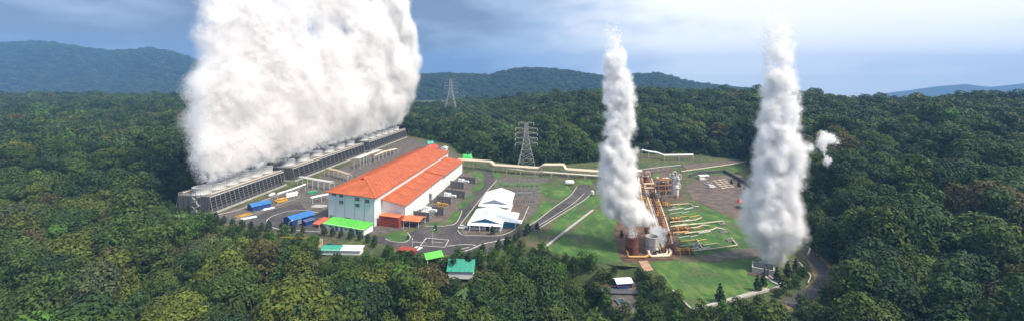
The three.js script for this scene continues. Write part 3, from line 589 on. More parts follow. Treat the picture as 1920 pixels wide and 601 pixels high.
const kinds = [
  { crown: crownGeometry(domeLobes(26, 7, 7.5, 14.5, 2.1, 11), 2800, 0.34, 0.55, 21), trunk: trunkGeometry(14, 0.42, 6, 4, 3), what: 'broad umbrella crowned rainforest tree' },
  { crown: crownGeometry(domeLobes(30, 6, 6.5, 15.5, 1.75, 12), 2688, 0.32, 0.6, 22), trunk: trunkGeometry(15, 0.4, 5, 3.4, 4), what: 'rounded clumpy rainforest tree' },
  { crown: crownGeometry(domeLobes(22, 5, 5, 13, 1.7, 13, 1.2), 2240, 0.33, 0.6, 23), trunk: trunkGeometry(12.5, 0.34, 5, 2.8, 5), what: 'small round leafy tree' },
  { crown: crownGeometry(domeLobes(34, 7.8, 9, 15, 1.7, 14, 0.8), 3024, 0.33, 0.5, 24), trunk: trunkGeometry(14, 0.5, 7, 4.6, 6), what: 'flat topped spreading rainforest tree' },
  { crown: crownGeometry(domeLobes(26, 4.4, 5, 18.5, 1.6, 15, 1.1), 2464, 0.34, 0.65, 25), trunk: trunkGeometry(17, 0.38, 5, 2.2, 7), what: 'tall narrow leafy tree' },
];
const far = [
  crownGeometry(domeLobes(16, 7, 6.5, 14.5, 2.3, 31), 640, 0.62, 0.55, 41), crownGeometry(domeLobes(18, 6, 6, 15.5, 2.0, 32), 640, 0.58, 0.6, 42),
  crownGeometry(domeLobes(14, 4.8, 5, 14.5, 1.9, 33), 560, 0.56, 0.6, 43),
];
const farTrunk = rod(V(0, -3, 0), V(0, 10, 0), 0.4, 0.25, 5);
const TONE = 1.2;
const tones = [
  { c: [0.052, 0.078, 0.018], what: 'olive green' }, { c: [0.034, 0.062, 0.018], what: 'dark green' }, { c: [0.098, 0.112, 0.02], what: 'yellow green' },
  { c: [0.026, 0.047, 0.02], what: 'deep shaded green' }, { c: [0.066, 0.092, 0.022], what: 'mid green' }, { c: [0.085, 0.07, 0.028], what: 'brownish green' }, { c: [0.062, 0.118, 0.022], what: 'fresh green' }, { c: [0.075, 0.09, 0.045], what: 'pale grey green' },
];
tones.forEach((t, i) => { t.c = [t.c[0] * TONE * 0.86, t.c[1] * TONE, t.c[2] * TONE * 0.8]; t.m = leafMat('leaf_' + t.what.replace(/ /g, '_'), ...t.c); });
const spots = [];
seedState = 777;
{
  const step = 9.3;
  for (let iz = 0; iz < 130; iz++) for (let ix = -160; ix <= 160; ix++) {
    const d = 96 + iz * step + rr(-3.4, 3.4), x = (ix + (iz % 2) * 0.5) * step + rr(-3.4, 3.4), px = 960 + F * x / d;
    if (px < -220 || px > 2140) continue;
    if (d > 560 && rnd() < 0.3) continue;
    if (signedDistance(padEdge, x, -d) < 3 || signedDistance(roadEdge, x, -d) < 4 || signedDistance(shedEdge, x, -d) < 4) continue;
    if (px > 770 && px < 905 && d > 166 && d < 195) continue;
    const rd = table(ridgeD, px);
    if (d > rd + 160) continue;
    spots.push({ x, z: -d, d, px });
  }
}
const canopyTop = [[280, 140], [300, 372], [345, 402], [400, 420], [500, 438], [590, 446], [606, 476], [700, 474], [765, 476], [786, 496], [900, 498], [930, 478], [968, 458], [1012, 470], [1150, 497], [1200, 506], [1240, 545], [1296, 588], [1400, 568], [1470, 545], [1510, 568], [1560, 552], [1592, 530], [1610, 140]], kindTop = [15.5, 16.5, 14, 16, 19.5];
{
  for (const s of spots) {
    s.y = groundAt(s.x, s.z) - 0.6; s.kind = Math.floor(rnd() * kinds.length);
    const edge = signedDistance(padEdge, s.x, s.z);
    s.scale = (rnd() < 0.18 ? rr(1.4, 1.85) : rr(0.8, 1.4)) * lerp(0.55, 1, sstep(2, 15, edge)) * (s.px > 1470 && s.px < 1610 && s.d < 175 ? 0.6 : 1) * (signedDistance(shedEdge, s.x, s.z) < 16 ? 0.6 : 1);
    const most = table(canopyTop, s.px);                       // the canopy stays below the yards and roads it stands in front of
    if (most > 150 && s.d < 62000 / (most - 140)) s.scale = Math.min(s.scale, (H - (most + rr(2, 16) - YH) * s.d / F - s.y) / kindTop[s.kind]);
    s.py = YH + (H - s.y - 9 * s.scale) * F / s.d;
    const patch = fbm(s.x * 0.012, 4, s.z * 0.012, 3);
    const left = sstep(1100, 500, s.px) * sstep(330, 180, s.d);
    const roll = rnd() + patch * 0.9;
    s.tone = left > 0.3 ? (roll < 0.06 ? 3 : roll < 0.2 ? 1 : roll < 0.5 ? 0 : roll < 0.7 ? 4 : roll < 0.92 ? 2 : rnd() < 0.3 ? 5 : rnd() < 0.5 ? 7 : 6)
      : (roll < 0.24 ? 3 : roll < 0.52 ? 1 : roll < 0.74 ? 0 : roll < 0.9 ? 4 : rnd() < 0.35 ? 5 : rnd() < 0.5 ? 6 : rnd() < 0.6 ? 7 : 2);
    s.turn = rr(0, 6.28);
    if (s.d > 330) { s.scale = Math.min(s.scale, 1.35); if (rnd() < 0.07) { s.scale *= 1.2; s.y += 1.5; } }
  }
  for (let i = spots.length - 1; i >= 0; i--) if (spots[i].scale < 0.3) spots.splice(i, 1);
  const inFrame = spots.filter((s) => s.px > -30 && s.px < 1950 && s.py < 630).sort((a, b) => a.d / a.scale - b.d / b.scale);
  const singles = new Set(inFrame.slice(0, 290));
  for (const s of singles) {
    const k = kinds[s.kind], t = tones[s.tone], side = s.px < 560 ? 'on the slope below the long cooling towers' : s.px < 1060 ? 'on the bank below the plant road' : s.px < 1500 ? 'around the edge of the green well pad' : 'on the slope beyond the curved road';
    const o = thing('rainforest_tree', `${t.what} ${k.what} ${side}`, 'tree', V(s.x, s.y, s.z), s.turn, 'rainforest trees around the plant');
    o.scale.set(s.scale, s.scale * rr(0.92, 1.1), s.scale);
    part('trunk', k.trunk, bark, o); part('crown', k.crown, t.m, o);
  }
  const rest = spots.filter((s) => !singles.has(s));
  const forest = new THREE.Group(); forest.name = 'forest'; scene.add(forest);
  forest.userData.kind = 'stuff'; forest.userData.label = 'dense mass of rainforest trees covering the slopes and ridges'; forest.userData.category = 'forest';
  const m4 = new THREE.Matrix4(), q = new THREE.Quaternion(), up = V(0, 1, 0), white = leafMat('leaf_forest', 1, 1, 1), c = new THREE.Color();
  const fill = (name, geo, material, list, tinted) => {
    const im = shade(new THREE.InstancedMesh(geo, material, list.length)); im.name = name; im.userData.kind = 'stuff'; forest.add(im);
    list.forEach((s, i) => {
      im.setMatrixAt(i, m4.compose(V(s.x, s.y, s.z), q.setFromAxisAngle(up, s.turn), V(s.scale, s.scale, s.scale)));
      if (tinted) { const t = tones[s.tone].c; im.setColorAt(i, c.setRGB(t[0], t[1], t[2])); }
    });
  };
  // low undergrowth on the banks round the yards
  const under = [];
  for (let iz = 0; iz < 120; iz++) for (let ix = -90; ix <= 90; ix++) {
    const d = 105 + iz * 3.6 + rr(-1.6, 1.6), x = ix * 3.6 + rr(-1.6, 1.6), px = 960 + F * x / d;
    if (px < -60 || px > 1980) continue;
    const e = signedDistance(padEdge, x, -d); if (e < 1.2 || e > 42 || signedDistance(roadEdge, x, -d) < 1 || signedDistance(shedEdge, x, -d) < 0.5) continue;
    under.push({ x, y: groundAt(x, -d) - 1.2, z: -d, turn: rr(0, 6.28), scale: rr(0.22, 0.46), tone: rnd() < 0.4 ? 1 : rnd() < 0.5 ? 6 : rnd() < 0.5 ? 4 : 0 });
  }
  fill('undergrowth', far[2], white, under, true);
  const near = rest.filter((s) => s.d < 330), back = rest.filter((s) => s.d >= 330);
  kinds.forEach((k, i) => fill('crown', k.crown, white, near.filter((s) => s.kind === i), true));
  far.forEach((g, i) => fill('crown', g, white, back.filter((s) => s.kind % 3 === i), true));
  fill('trunk', farTrunk, bark, rest, false);
  // canopies of the far hills
  const hills = [];
  for (const [hill, s0] of [[hillB, 1.7], [hillA, 2.6]]) for (let j = 4; j < hill.NJ; j++) for (let i = 0; i < hill.w; i++) {
    const a = hill.pts[j * hill.w + i]; if (a[3] > 0.9) continue;
    hills.push({ x: a[0] + rr(-8, 8), y: a[1] - 8 * s0, z: a[2] + rr(-14, 14), turn: rr(0, 6.28), scale: s0 * rr(0.7, 1.3), tone: rnd() < 0.55 ? 3 : rnd() < 0.6 ? 1 : 0 });
  }
  fill('crown', far[0], white, hills, true);
  console.log('trees', spots.length, 'hill crowns', hills.length);
}
// ------------------------------------------------------------------ pipes and pipe racks
function pipeLine(name, label, category, pts, r, m, opt = {}) {      // pts: [px, py, height above the yard]
  const w = pts.map(([x, y, h]) => P(x, y, h)), base = up(w[0], 0);
  const o = thing(name, label, category, base, 0, opt.group), L = (p) => p.clone().sub(base), n = opt.n ?? 1, gap = opt.gap ?? 2.6 * r;
  const heading = w[w.length - 1].clone().sub(w[0]).setY(0).normalize(), side = V(-heading.z, 0, heading.x);
  for (let k = 0; k < n; k++) part('pipe', pipe(w.map((p) => L(p).addScaledVector(side, (k - (n - 1) / 2) * gap)), r * (opt.vary ? [1, 0.7, 0.85][k % 3] : 1), 1.4, 8), Array.isArray(m) ? m[k % m.length] : m, o);
  if (opt.posts) {
    let run = 0;
    for (let i = 1; i < w.length; i++) {
      const l = w[i].distanceTo(w[i - 1]), steps = Math.max(1, Math.round(l / opt.posts));
      for (let s = i === 1 ? 0 : 1; s <= steps; s++) {
        const p = w[i - 1].clone().lerp(w[i], s / steps); if (p.y < 0.5) continue; run++;
        const g = Math.max(0.5, (n * gap) / 2), lo = p.y - r - 0.05;
        for (const e of n > 1 ? [-1, 1] : [0]) part('post', bar(L(up(p, 0)).addScaledVector(side, e * g), L(up(p, lo)).addScaledVector(side, e * g), opt.pw ?? 0.26), opt.postM ?? M.steel, o);
        part('crossbeam', bar(L(up(p, lo - 0.12)).addScaledVector(side, -g - 0.2), L(up(p, lo - 0.12)).addScaledVector(side, g + 0.2), 0.24), opt.postM ?? M.steel, o);
      }
    }
  }
  if (opt.flanges) for (let i = 0; i < w.length - 1; i++) { const dir = w[i + 1].clone().sub(w[i]).normalize(), c = L(w[i]).addScaledVector(dir, 1.6); part('flange', rod(c, c.clone().addScaledVector(dir, 0.25), r * 1.5, r * 1.5, 10), M.rust, o); }
  return o;
}
pipeLine('steam_main', 'bundle of beige insulated steam mains with a raised loop on grey supports', 'pipeline', [[858, 299, 6], [921, 303, 6.5], [926, 309, 5], [1011, 315, 5], [1019, 308.5, 7.8], [1057, 308.5, 7.8], [1061, 317, 5], [1132, 322, 4.4], [1204, 320, 4.4]], 0.72, M.beige, { n: 3, gap: 2, posts: 16 });
pipeLine('pipe_bridge', 'white lattice pipe bridge beside the beige mains', 'pipe bridge', [[926, 314, 3], [1004, 321, 3], [1130, 330, 2.4]], 0.34, [M.white, M.beige], { n: 2, gap: 1.6, posts: 12, postM: M.pale });
pipeLine('pipe_rack', 'white pipe rack from the tower basin to the powerhouse corner', 'pipe rack', [[562, 331, 5.5], [590, 336, 5.5], [622, 341, 5]], 0.3, M.pale, { n: 4, gap: 0.9, posts: 5.5, postM: M.pale });
pipeLine('pipe_rack', 'white pipe on short posts over the yellow skid', 'pipe rack', [[519, 363, 3.2], [545, 355, 4], [572, 345, 4.2]], 0.5, M.white, { posts: 8, postM: M.pale });
pipeLine('pipe_rack', 'white pipe rack with ochre pipes beside the hall wall', 'pipe rack', [[612, 315, 5], [630, 319, 5], [655, 327, 4.6]], 0.3, [M.pale, M.ochre], { n: 4, gap: 0.9, posts: 5, postM: M.pale });
pipeLine('pipe_rack', 'tall white pipe rack along the middle tower', 'pipe rack', [[669, 297, 8], [688, 289, 8], [712, 281, 8]], 0.3, M.pale, { n: 5, gap: 1, posts: 7, postM: M.pale });
pipeLine('pipe_rack', 'white pipe rack with ochre pipes at the hall rear', 'pipe rack', [[700, 292, 5], [720, 284, 5], [742, 279, 4]], 0.35, [M.ochre, M.pale, M.white], { n: 4, gap: 1.1, posts: 7, postM: M.pale });
pipeLine('pipe_rack', 'low white pipes between the blue shed yard and the hall front', 'pipe rack', [[583, 370, 3.2], [600, 366, 3.4], [616, 363, 3.4]], 0.25, M.white, { n: 3, gap: 1.1, posts: 4.5, postM: M.pale });
pipeLine('far_pipe', 'white pipe pair snaking along the far hillside above the separators', 'pipeline', [[1204, 281, 6], [1217, 284, 5.6], [1232, 286, 5], [1246, 291, 4], [1300, 290, 4]], 0.6, M.white, { n: 2, gap: 2.4, posts: 12, postM: M.pale });
pipeLine('far_pipe', 'long thin beige pipe climbing beside the dirt track', 'pipeline', [[1278, 321, 1.4], [1349, 311, 1.8], [1382, 306, 1.6], [1402, 302, 2.4]], 0.36, M.beige, { posts: 14 });
pipeLine('pipe_gantry', 'thin grey pipe gantry crossing the dirt road', 'pipe rack', [[1206, 317, 4.5], [1240, 313, 4.5], [1277, 309, 4.5]], 0.25, M.steel, { posts: 15, n: 2, gap: 0.7 });
{ // the bundle of well pipes running towards the tanks
  const list = [M.rust, M.ochre, M.beige, M.rust, M.ochre, M.beige, M.pale, M.rust];
  const o = thing('pipe_bundle', 'wide rusty bundle of brown and ochre well pipes running to the silencer tanks', 'pipe bundle', up(P(1206, 338), 0)), B = o.position;
  for (let k = 0; k < 11; k++) {
    const s = k / 10, h = 1.1 + (k % 3) * 0.55, a = P(lerp(1192, 1222, s), 334 + (k % 2) * 3, h), b = P(lerp(1196, 1234, s), 372, h), c = P(lerp(1208, 1248, s), 410, h), e = P(lerp(1226, 1262, s), lerp(474, 458, s), h);
    part('pipe', pipe([a, b, c, e].map((p) => p.sub(B)), 0.34 + 0.12 * ((k * 7) % 3), 2, 8), list[k % list.length], o);
  }
  for (let k = 0; k < 14; k++) { const s = k / 13, y = lerp(338, 462, s), d = 0.6 + (k % 2) * 1.5; part('crossbeam', bar(P(table([[338, 1190], [372, 1194], [410, 1206], [474, 1224]], y), y, d).sub(B), P(table([[338, 1224], [372, 1236], [410, 1250], [474, 1266]], y), y, d).sub(B), 0.3, 0.3), k % 3 ? M.rust : M.ochre, o); }
  for (let k = 0; k < 44; k++) { seedState = 60 + k; const y = rr(345, 470), s = rnd(), x = lerp(table([[338, 1194], [410, 1212], [474, 1230]], y), table([[338, 1226], [410, 1254], [474, 1268]], y), s), p = P(x, y, rr(1.6, 2.6)).sub(B); part('valve', merge([rbox(0.9, 0.8, 0.9), new THREE.CylinderGeometry(0.1, 0.1, 1.3, 6).translate(0, 0.6, 0), new THREE.TorusGeometry(0.5, 0.09, 5, 12).rotateX(Math.PI / 2).translate(0, 1.2, 0)]), [M.yellow, M.rust, M.ochre][k % 3], o, p); }
}
const well = (label, pts, r = 0.26, m = M.beige, opt = {}) => pipeLine('well_pipe', label, 'pipe', pts, r, m, { posts: 7, group: 'well pipes on the lawn', ...opt });
well('beige well pipe with a cranked end beside the separators', [[1246, 384, 0.9], [1294, 381, 0.9], [1303, 387, 0.9], [1310, 386, 0.9]], 0.25);
well('thin beige well pipe with a hooked end on the lawn', [[1256, 416, 0.9], [1304, 412, 0.9], [1316, 407, 1.2]]);
well('longest straight beige well pipe across the lawn', [[1258, 424, 0.9], [1300, 420, 0.9], [1352, 414, 0.9], [1358, 417, 0.4]], 0.27);
well('pale well pipe with a stepped middle across the lawn', [[1262, 430, 0.8], [1310, 425, 0.8], [1318, 421, 1.3], [1330, 422, 0.8]]);
well('beige well pipe with a raised kink at its wellhead', [[1284, 437, 0.9], [1336, 430, 0.9], [1344, 426, 1.4], [1354, 428, 0.6]], 0.25);
well('beige well pipe along the grey strip with an angled end', [[1284, 471, 0.9], [1340, 465, 0.9], [1384, 459, 0.9], [1374, 449, 0.7]], 0.27);
well('short beige well pipe standing off the yellow manifold', [[1318, 466, 0.8], [1312, 456, 0.8], [1307, 448, 1]], 0.25);
well('ochre well pipe beside the rusty manifold', [[1262, 436, 1.1], [1290, 434, 1.1], [1296, 437, 0.6]], 0.4, M.ochre);
seedState = 515;
for (let k = 0; k < 12; k++) { const y = 386 + k * 7.4, x0 = table([[380, 1250], [410, 1258], [474, 1284]], y), l = rr(28, 66); well('thin silver or ochre service pipe laid low across the lawn', [[x0, y, 0.5], [x0 + l * 0.6, y - 4, 0.5], [x0 + l * 0.64, y - 1.5, 0.5], [x0 + l, y - 5, 0.5]], 0.13, k % 3 ? M.pale : M.ochre, { n: 1 + k % 2, gap: 0.6, group: 'service pipes on the lawn' }); }
function manifold(label, x0, x1, py, seed) {
  const c = P((x0 + x1) / 2, py), l = P(x1, py).x - P(x0, py).x, o = thing('pipe_manifold', label, 'manifold', c, 0.05, 'valve manifolds on the well pad');
  seedState = seed;
  for (let k = 0; k < 4; k++) part('pipe', rod(V(-l / 2, 0.5 + k * 0.45, rr(-1, 1)), V(l / 2, 0.5 + k * 0.45, rr(-1, 1)), 0.26, 0.26), [M.ochre, M.rust, M.yellow][k % 3], o);
  for (let k = 0; k < 7; k++) { const x = lerp(-l / 2, l / 2, (k + 0.5) / 7); part('riser', pipe([V(x, 0, -1.3), V(x, rr(1.6, 2.5), -1.3), V(x, 1.6, 1.2), V(x, 0, 1.4)], 0.2, 0.5, 6), k % 2 ? M.ochre : M.rust, o); part('hand_wheel', new THREE.TorusGeometry(0.4, 0.08, 5, 12).rotateX(1.2), M.yellow, o, V(x + 0.4, rr(1.9, 2.6), rr(-0.6, 0.8))); }
  for (const x of [-l / 2, 0, l / 2]) part('frame_leg', merge([bar(V(x, 0, -1.5), V(x, 2.2, -1.5), 0.16), bar(V(x, 0, 1.5), V(x, 2.2, 1.5), 0.16), bar(V(x, 2.2, -1.5), V(x, 2.2, 1.5), 0.16)]), M.rust, o);
  return o;
}
manifold('rusty valve manifold in the middle of the well pipes', 1264, 1294, 434, 31);
manifold('yellow and ochre valve manifold at the corner of the grey strip', 1266, 1298, 475, 32);
manifold('ochre valve manifold below the separator frame', 1226, 1256, 386, 33);
manifold('small rusty manifold on the second well pipe', 1258, 1276, 416, 34);
for (const [x, y, l] of [[1355, 420, 'wellhead with grey pit at the end of the longest well pipe'], [1357, 435, 'wellhead with grey pit at the kinked well pipe'], [1371, 452, 'wellhead with grey pit behind the angled pipe end'], [1264, 393, 'wellhead with grey pit beside the cranked well pipe'], [1306, 462, 'white wellhead beside the short well pipe']]) {
  const o = thing('wellhead', l, 'wellhead', P(x, y)); part('cellar', new THREE.BoxGeometry(3.4, 0.5, 3).translate(0, 0.2, 0), M.grey_concrete, o); part('valve_tree', merge([new THREE.CylinderGeometry(0.3, 0.35, 1.6, 10).translate(0, 1.2, 0), rbox(0.9, 0.6, 0.7, 0, 1.1, 0), rod(V(-0.9, 1.4, 0), V(0.9, 1.4, 0), 0.18)]), M.pale, o); part('hand_wheel', new THREE.TorusGeometry(0.4, 0.07, 5, 12).translate(0, 1.5, 0.5), M.rust, o);
}
// silencer tanks
function tank(label, px, py, r, h, m, m2) {
  const o = thing('silencer_tank', label, 'tank', P(px, py));
  part('shell', new THREE.LatheGeometry([[r, 0], [r, h * 0.5], [r * 1.02, h * 0.52], [r * 1.02, h * 0.98], [r * 1.05, h * 0.98], [r * 1.05, h], [r * 0.95, h], [r * 0.95, 0.3]].map(([x, y]) => new THREE.Vector2(x, y)), 32), m, o);
  for (const y of [0.12, 0.52, 0.97]) part('band', new THREE.TorusGeometry(r * 1.03, 0.1, 6, 32).rotateX(Math.PI / 2), m2, o, V(0, h * y, 0));
  for (let k = 0; k < 14; k++) { const a = k / 14 * 6.2832; part('stave', bar(V(Math.cos(a) * r * 1.02, 0.1, Math.sin(a) * r * 1.02), V(Math.cos(a) * r * 1.03, h * 0.96, Math.sin(a) * r * 1.03), 0.14, 0.1), m, o); }
  part('ladder', merge([bar(V(-0.25, 0, r * 1.1), V(-0.25, h, r * 1.1), 0.07), bar(V(0.25, 0, r * 1.1), V(0.25, h, r * 1.1), 0.07), ...Array.from({ length: 14 }, (_, i) => bar(V(-0.25, 0.4 + i * h / 15, r * 1.1), V(0.25, 0.4 + i * h / 15, r * 1.1), 0.05))]), M.rust, o);
  return o;
}
tank('rusty brown steaming silencer tank on the well pad', 1185, 475, 2.6, 7.2, mottled('rust_streaks', [0.06, 0.014, 0.008], [0.3, 0.11, 0.06], 22, 0.85, {}, 256, 7), M.rust);
tank('pale grey silencer tank with dark rim beside the rusty tank', 1223, 474, 2.5, 7, mottled('pale_streaks', [0.3, 0.28, 0.27], [0.55, 0.54, 0.53], 22, 0.7, {}, 256, 9), M.steel);
pipeLine('tank_pipe', 'ochre pipe bending round the foot of the rusty tank', 'pipe', [[1176, 470, 3.4], [1177, 481, 0.9], [1212, 481, 0.9], [1218, 476, 0.9], [1214, 468, 2.4]], 0.5, M.ochre);
pipeLine('tank_pipe', 'fat beige pipe looping in front of the pale tank', 'pipe', [[1216, 470, 2.2], [1219, 480, 0.8], [1254, 479, 0.8], [1259, 472, 0.8], [1250, 460, 0.9]], 0.55, M.beige);
pipeLine('tank_pipe', 'second beige pipe curving towards the valve bundle', 'pipe', [[1232, 477, 0.7], [1250, 476, 0.7], [1252, 468, 0.8], [1243, 458, 0.9]], 0.42, M.beige);
pipeLine('tank_pipe', 'thin pipe leaning against the pale tank', 'pipe', [[1241, 475, 0.3], [1238, 466, 2], [1235, 458, 3.4]], 0.16, M.pale);
solo('tank_slab', slab(px2([[1166, 483], [1170, 489], [1262, 486], [1262, 481]]), 0.03, 0.3), M.rusty_soil, 'rust stained slab edge in front of the silencer tanks', 'slab');
{ // separators
  const vessel = (label, px, py, r, h, m) => {
    const o = thing('separator_vessel', label, 'vessel', P(px, py), 0, 'separator vessels behind the steel frame');
    part('shell', new THREE.LatheGeometry([[0.01, h], [r * 0.6, h - r * 0.15], [r, h - r * 0.6], [r, 1.6], [r * 0.6, 0.9], [0.01, 0.8]].map(([x, y]) => new THREE.Vector2(x, y)), 20), m, o);
    part('skirt', new THREE.CylinderGeometry(r * 0.95, r, 1.8, 20, 1, true).translate(0, 0.9, 0), M.steel, o);
    part('platform', merge([new THREE.CylinderGeometry(r * 1.6, r * 1.6, 0.14, 16).translate(0, h * 0.8, 0), new THREE.TorusGeometry(r * 1.6, 0.06, 5, 20).rotateX(Math.PI / 2).translate(0, h * 0.8 + 1, 0)]), M.pale, o);
    part('nozzle', pipe([V(0, h - 0.2, 0), V(0, h + 0.9, 0), V(r * 2, h + 0.9, 0), V(r * 2, h - 2, 0)], 0.3, 0.6, 8), M.pale, o);
  };
  vessel('tall grey separator vessel with round platform', 1262, 364, 1.1, 13, M.steel); vessel('slim grey separator vessel beside the white one', 1256, 362, 0.9, 11, M.steel); vessel('shorter pale separator vessel beside the dirt yard', 1271, 358, 1.1, 9.5, M.pale); vessel('white smooth separator vessel at the frame foot', 1269.5, 370, 1.1, 7.4, M.white); vessel('lone dark separator vessel behind the pipe bundle', 1211, 350, 1.4, 9, M.rust);
  const o = thing('separator_structure', 'open steel frame with rusty valves on grey legs', 'steel frame', P(1244, 377), 0.1);
  for (const x of [-3.8, 0, 3.8]) for (const z of [-3, 3]) part('leg', bar(V(x, 0, z), V(x, 13, z), 0.3), M.steel, o);
  for (const y of [4, 7, 10, 13]) { part('deck_beam', merge([bar(V(-3.8, y, -3), V(3.8, y, -3), 0.26), bar(V(-3.8, y, 3), V(3.8, y, 3), 0.26), bar(V(-3.8, y, -3), V(-3.8, y, 3), 0.26), bar(V(3.8, y, -3), V(3.8, y, 3), 0.26), bar(V(0, y, -3), V(0, y, 3), 0.22)]), y > 6 ? M.ochre : M.steel, o); if (y > 5) part('deck', new THREE.BoxGeometry(7.4, 0.1, 5.8).translate(0, y + 0.14, 0), M.rust, o); }
  seedState = 88;
  for (let k = 0; k < 14; k++) { const x = rr(-3.4, 3.4), y = 7.2 + (k % 3) * 2.6, z = rr(-2.6, 2.6); part('pipe', pipe([V(x, y - 2.8, z), V(x, y + 0.8, z), V(x + rr(-2.5, 2.5), y + 0.8, z), V(x + rr(-3, 3), y + 0.8, z + rr(-2, 2))], rr(0.2, 0.4), 0.6, 7), [M.rust, M.ochre, M.beige][k % 3], o); }
  part('brace', merge([bar(V(-3.8, 0.2, 3), V(0, 4, 3), 0.14), bar(V(3.8, 0.2, 3), V(0, 4, 3), 0.14)]), M.steel, o);
}
pipeLine('pipe_rack', 'rusty pipes on grey stilts from the bundle to the steel frame', 'pipe rack', [[1208, 352, 6], [1226, 352, 6], [1240, 352, 6.4]], 0.3, [M.ochre, M.rust, M.beige, M.pale], { n: 5, gap: 1, posts: 6, postM: M.steel });
pipeLine('pipe_rack', 'grey stilted rack carrying pipes behind the pipe bundle', 'pipe rack', [[1206, 344, 3.4], [1228, 343, 3.4], [1262, 341, 3.8]], 0.3, [M.rust, M.beige], { n: 4, gap: 1, posts: 8, postM: M.steel });
{ // silencer pit under the second plume
  const o = thing('silencer_pit', 'stained concrete silencer pit under a steam plume', 'pit', P(1432, 509), -0.5);
  for (const [x, z, w, d] of [[0, 2.9, 7.4, 0.5], [0, -2.9, 7.4, 0.5], [-3.45, 0, 0.5, 5.3], [3.45, 0, 0.5, 5.3]]) part('wall', box(w, 2.2, d, x, 1.1, z), M.concrete, o);
  for (const x of [0.4, 1.5]) part('vent_pipe', rod(V(x, 0, 3.5), V(x, 3, 3.5), 0.25), M.slat, o);
  part('apron', box(11, 0.2, 2.6, 0.5, 0.12, 4.6), M.rusty_soil, o);
}
// ------------------------------------------------------------------ transformers beside the annex
const fire = (label, px, py, w, h, thick = 0.5) => { const o = thing('fire_wall', label, 'wall', P(px, py), T1, 'fire walls between the transformers'); const n = 4; for (let k = 0; k < n; k++) part('wall_panel', rbox(w / n - 0.05, h, thick, (k + 0.5) * w / n - w / 2, h / 2, 0, 0.05), M.grey_concrete, o); for (let k = 0; k <= n; k++) part('pier', rbox(0.4, h + 0.12, thick + 0.16, k * w / n - w / 2, (h + 0.12) / 2, 0, 0.04), M.grey_concrete, o); for (const s of [-1, 1]) part('side_wall', rbox(0.4, h * 0.9, 5, s * (w / 2 - 0.4), h * 0.45, -2.8, 0.04), M.grey_concrete, o); };
fire('dark concrete fire wall next to the orange canopy', 790, 412, 9, 4.2); fire('dark concrete fire wall with the yellow skid behind it', 815, 401.5, 10.5, 4.2); fire('dark concrete fire wall beside the wall ducts', 832, 381, 9, 4.2); fire('widest dark concrete fire wall along the annex', 853, 370, 13, 4.6); fire('dark concrete fire wall with white transformer behind it', 857, 353, 9.5, 4.6); fire('farthest dark concrete fire wall towards the beige mains', 876, 343, 12, 4.4);
function transformer(label, px, py) {
  const o = thing('transformer', label, 'transformer', P(px, py), T1, 'transformers beside the annex');
  part('tank', rbox(4, 3, 2.6, 0, 1.9, 0, 0.1), M.pale, o);
  for (const s of [-1, 1]) for (let k = 0; k < 5; k++) part('radiator', rbox(0.5, 2.6, 1.1, -1.6 + k * 0.8, 1.9, s * 1.95, 0.05), M.white, o);
  part('conservator', rod(V(-2, 4.4, -0.8), V(2, 4.4, -0.8), 0.55, 0.55, 12), M.white, o);
  for (const x of [-1.2, 0, 1.2]) part('bushing', new THREE.CylinderGeometry(0.14, 0.28, 1.5, 8).translate(x, 4.1, 0.7), M.white, o);
  part('duct', rbox(5, 1.1, 1.2, 3.4, 3.6, 0, 0.1), M.white, o); part('plinth', box(6, 0.4, 5, 0, 0.2, 0), M.concrete, o);
}
transformer('white transformer behind the first fire wall by the canopy', 800, 405); transformer('white transformer between the wall ducts and the widest fire wall', 838, 377); transformer('white transformer near the farthest fire wall', 864, 349);
{ const o = thing('yellow_skid', 'yellow equipment skid between two fire walls', 'skid', P(829, 387), T1); part('frame', merge([box(6.5, 0.3, 0.3, 0, 0.5, 1), box(6.5, 0.3, 0.3, 0, 0.5, -1), box(0.3, 0.3, 2, -3, 0.5, 0), box(0.3, 0.3, 2, 3, 0.5, 0)]), M.yellow, o); part('boom', rbox(6.8, 0.5, 0.6, 0.2, 1.8, 0, 0.05), M.yellow, o); part('cabin', rbox(1.6, 1.6, 1.8, -2.6, 1.4, 0), M.ochre, o); for (const x of [-2.4, -1, 1, 2.4]) part('wheel', new THREE.CylinderGeometry(0.4, 0.4, 2.2, 12).rotateX(Math.PI / 2).translate(x, 0.4, 0), M.tyre, o); }
{ const o = thing('pump_skid', 'yellow pump skid with white tanks below the tower louvres', 'skid', P(526, 377), T2 - 0.5); part('base_frame', rbox(6, 0.8, 4, 0, 0.5, 0), M.yellow, o); for (const z of [-1.2, 0, 1.2]) part('pump', merge([rod(V(-2, 1.4, z), V(1.5, 1.4, z), 0.4, 0.4, 10), rbox(0.9, 1, 0.8, 2, 1.4, z)]), M.ochre, o); part('guard_rail', merge([bar(V(-3, 1.9, 2), V(3, 1.9, 2), 0.1), bar(V(-3, 0.9, 2), V(-3, 1.9, 2), 0.1), bar(V(3, 0.9, 2), V(3, 1.9, 2), 0.1)]), M.yellow, o); }
for (let k = 0; k < 4; k++) { const o = thing('white_tank', 'small upright white tank in the row behind the yellow pump skid', 'tank', P(538 + k * 5.5, 369.5 - k * 1.2), 0, 'white tanks behind the pump skid'); part('shell', new THREE.LatheGeometry([[0.01, 2.6], [0.7, 2.4], [0.9, 2], [0.9, 0]].map(([x, y]) => new THREE.Vector2(x, y)), 14), M.white, o); part('cap', new THREE.CylinderGeometry(0.25, 0.25, 0.3, 8).translate(0, 2.7, 0), M.steel, o); }
{ const o = thing('white_tank', 'rounded pale tank at the tower basin beside the pump skid', 'tank', P(509, 369), T2); part('shell', new THREE.CapsuleGeometry(1.1, 3, 6, 14).rotateZ(Math.PI / 2).translate(0, 1.4, 0), M.pale, o); for (const x of [-1.2, 1.2]) part('saddle', box(0.4, 0.8, 1.6, x, 0.4, 0), M.grey_concrete, o); }
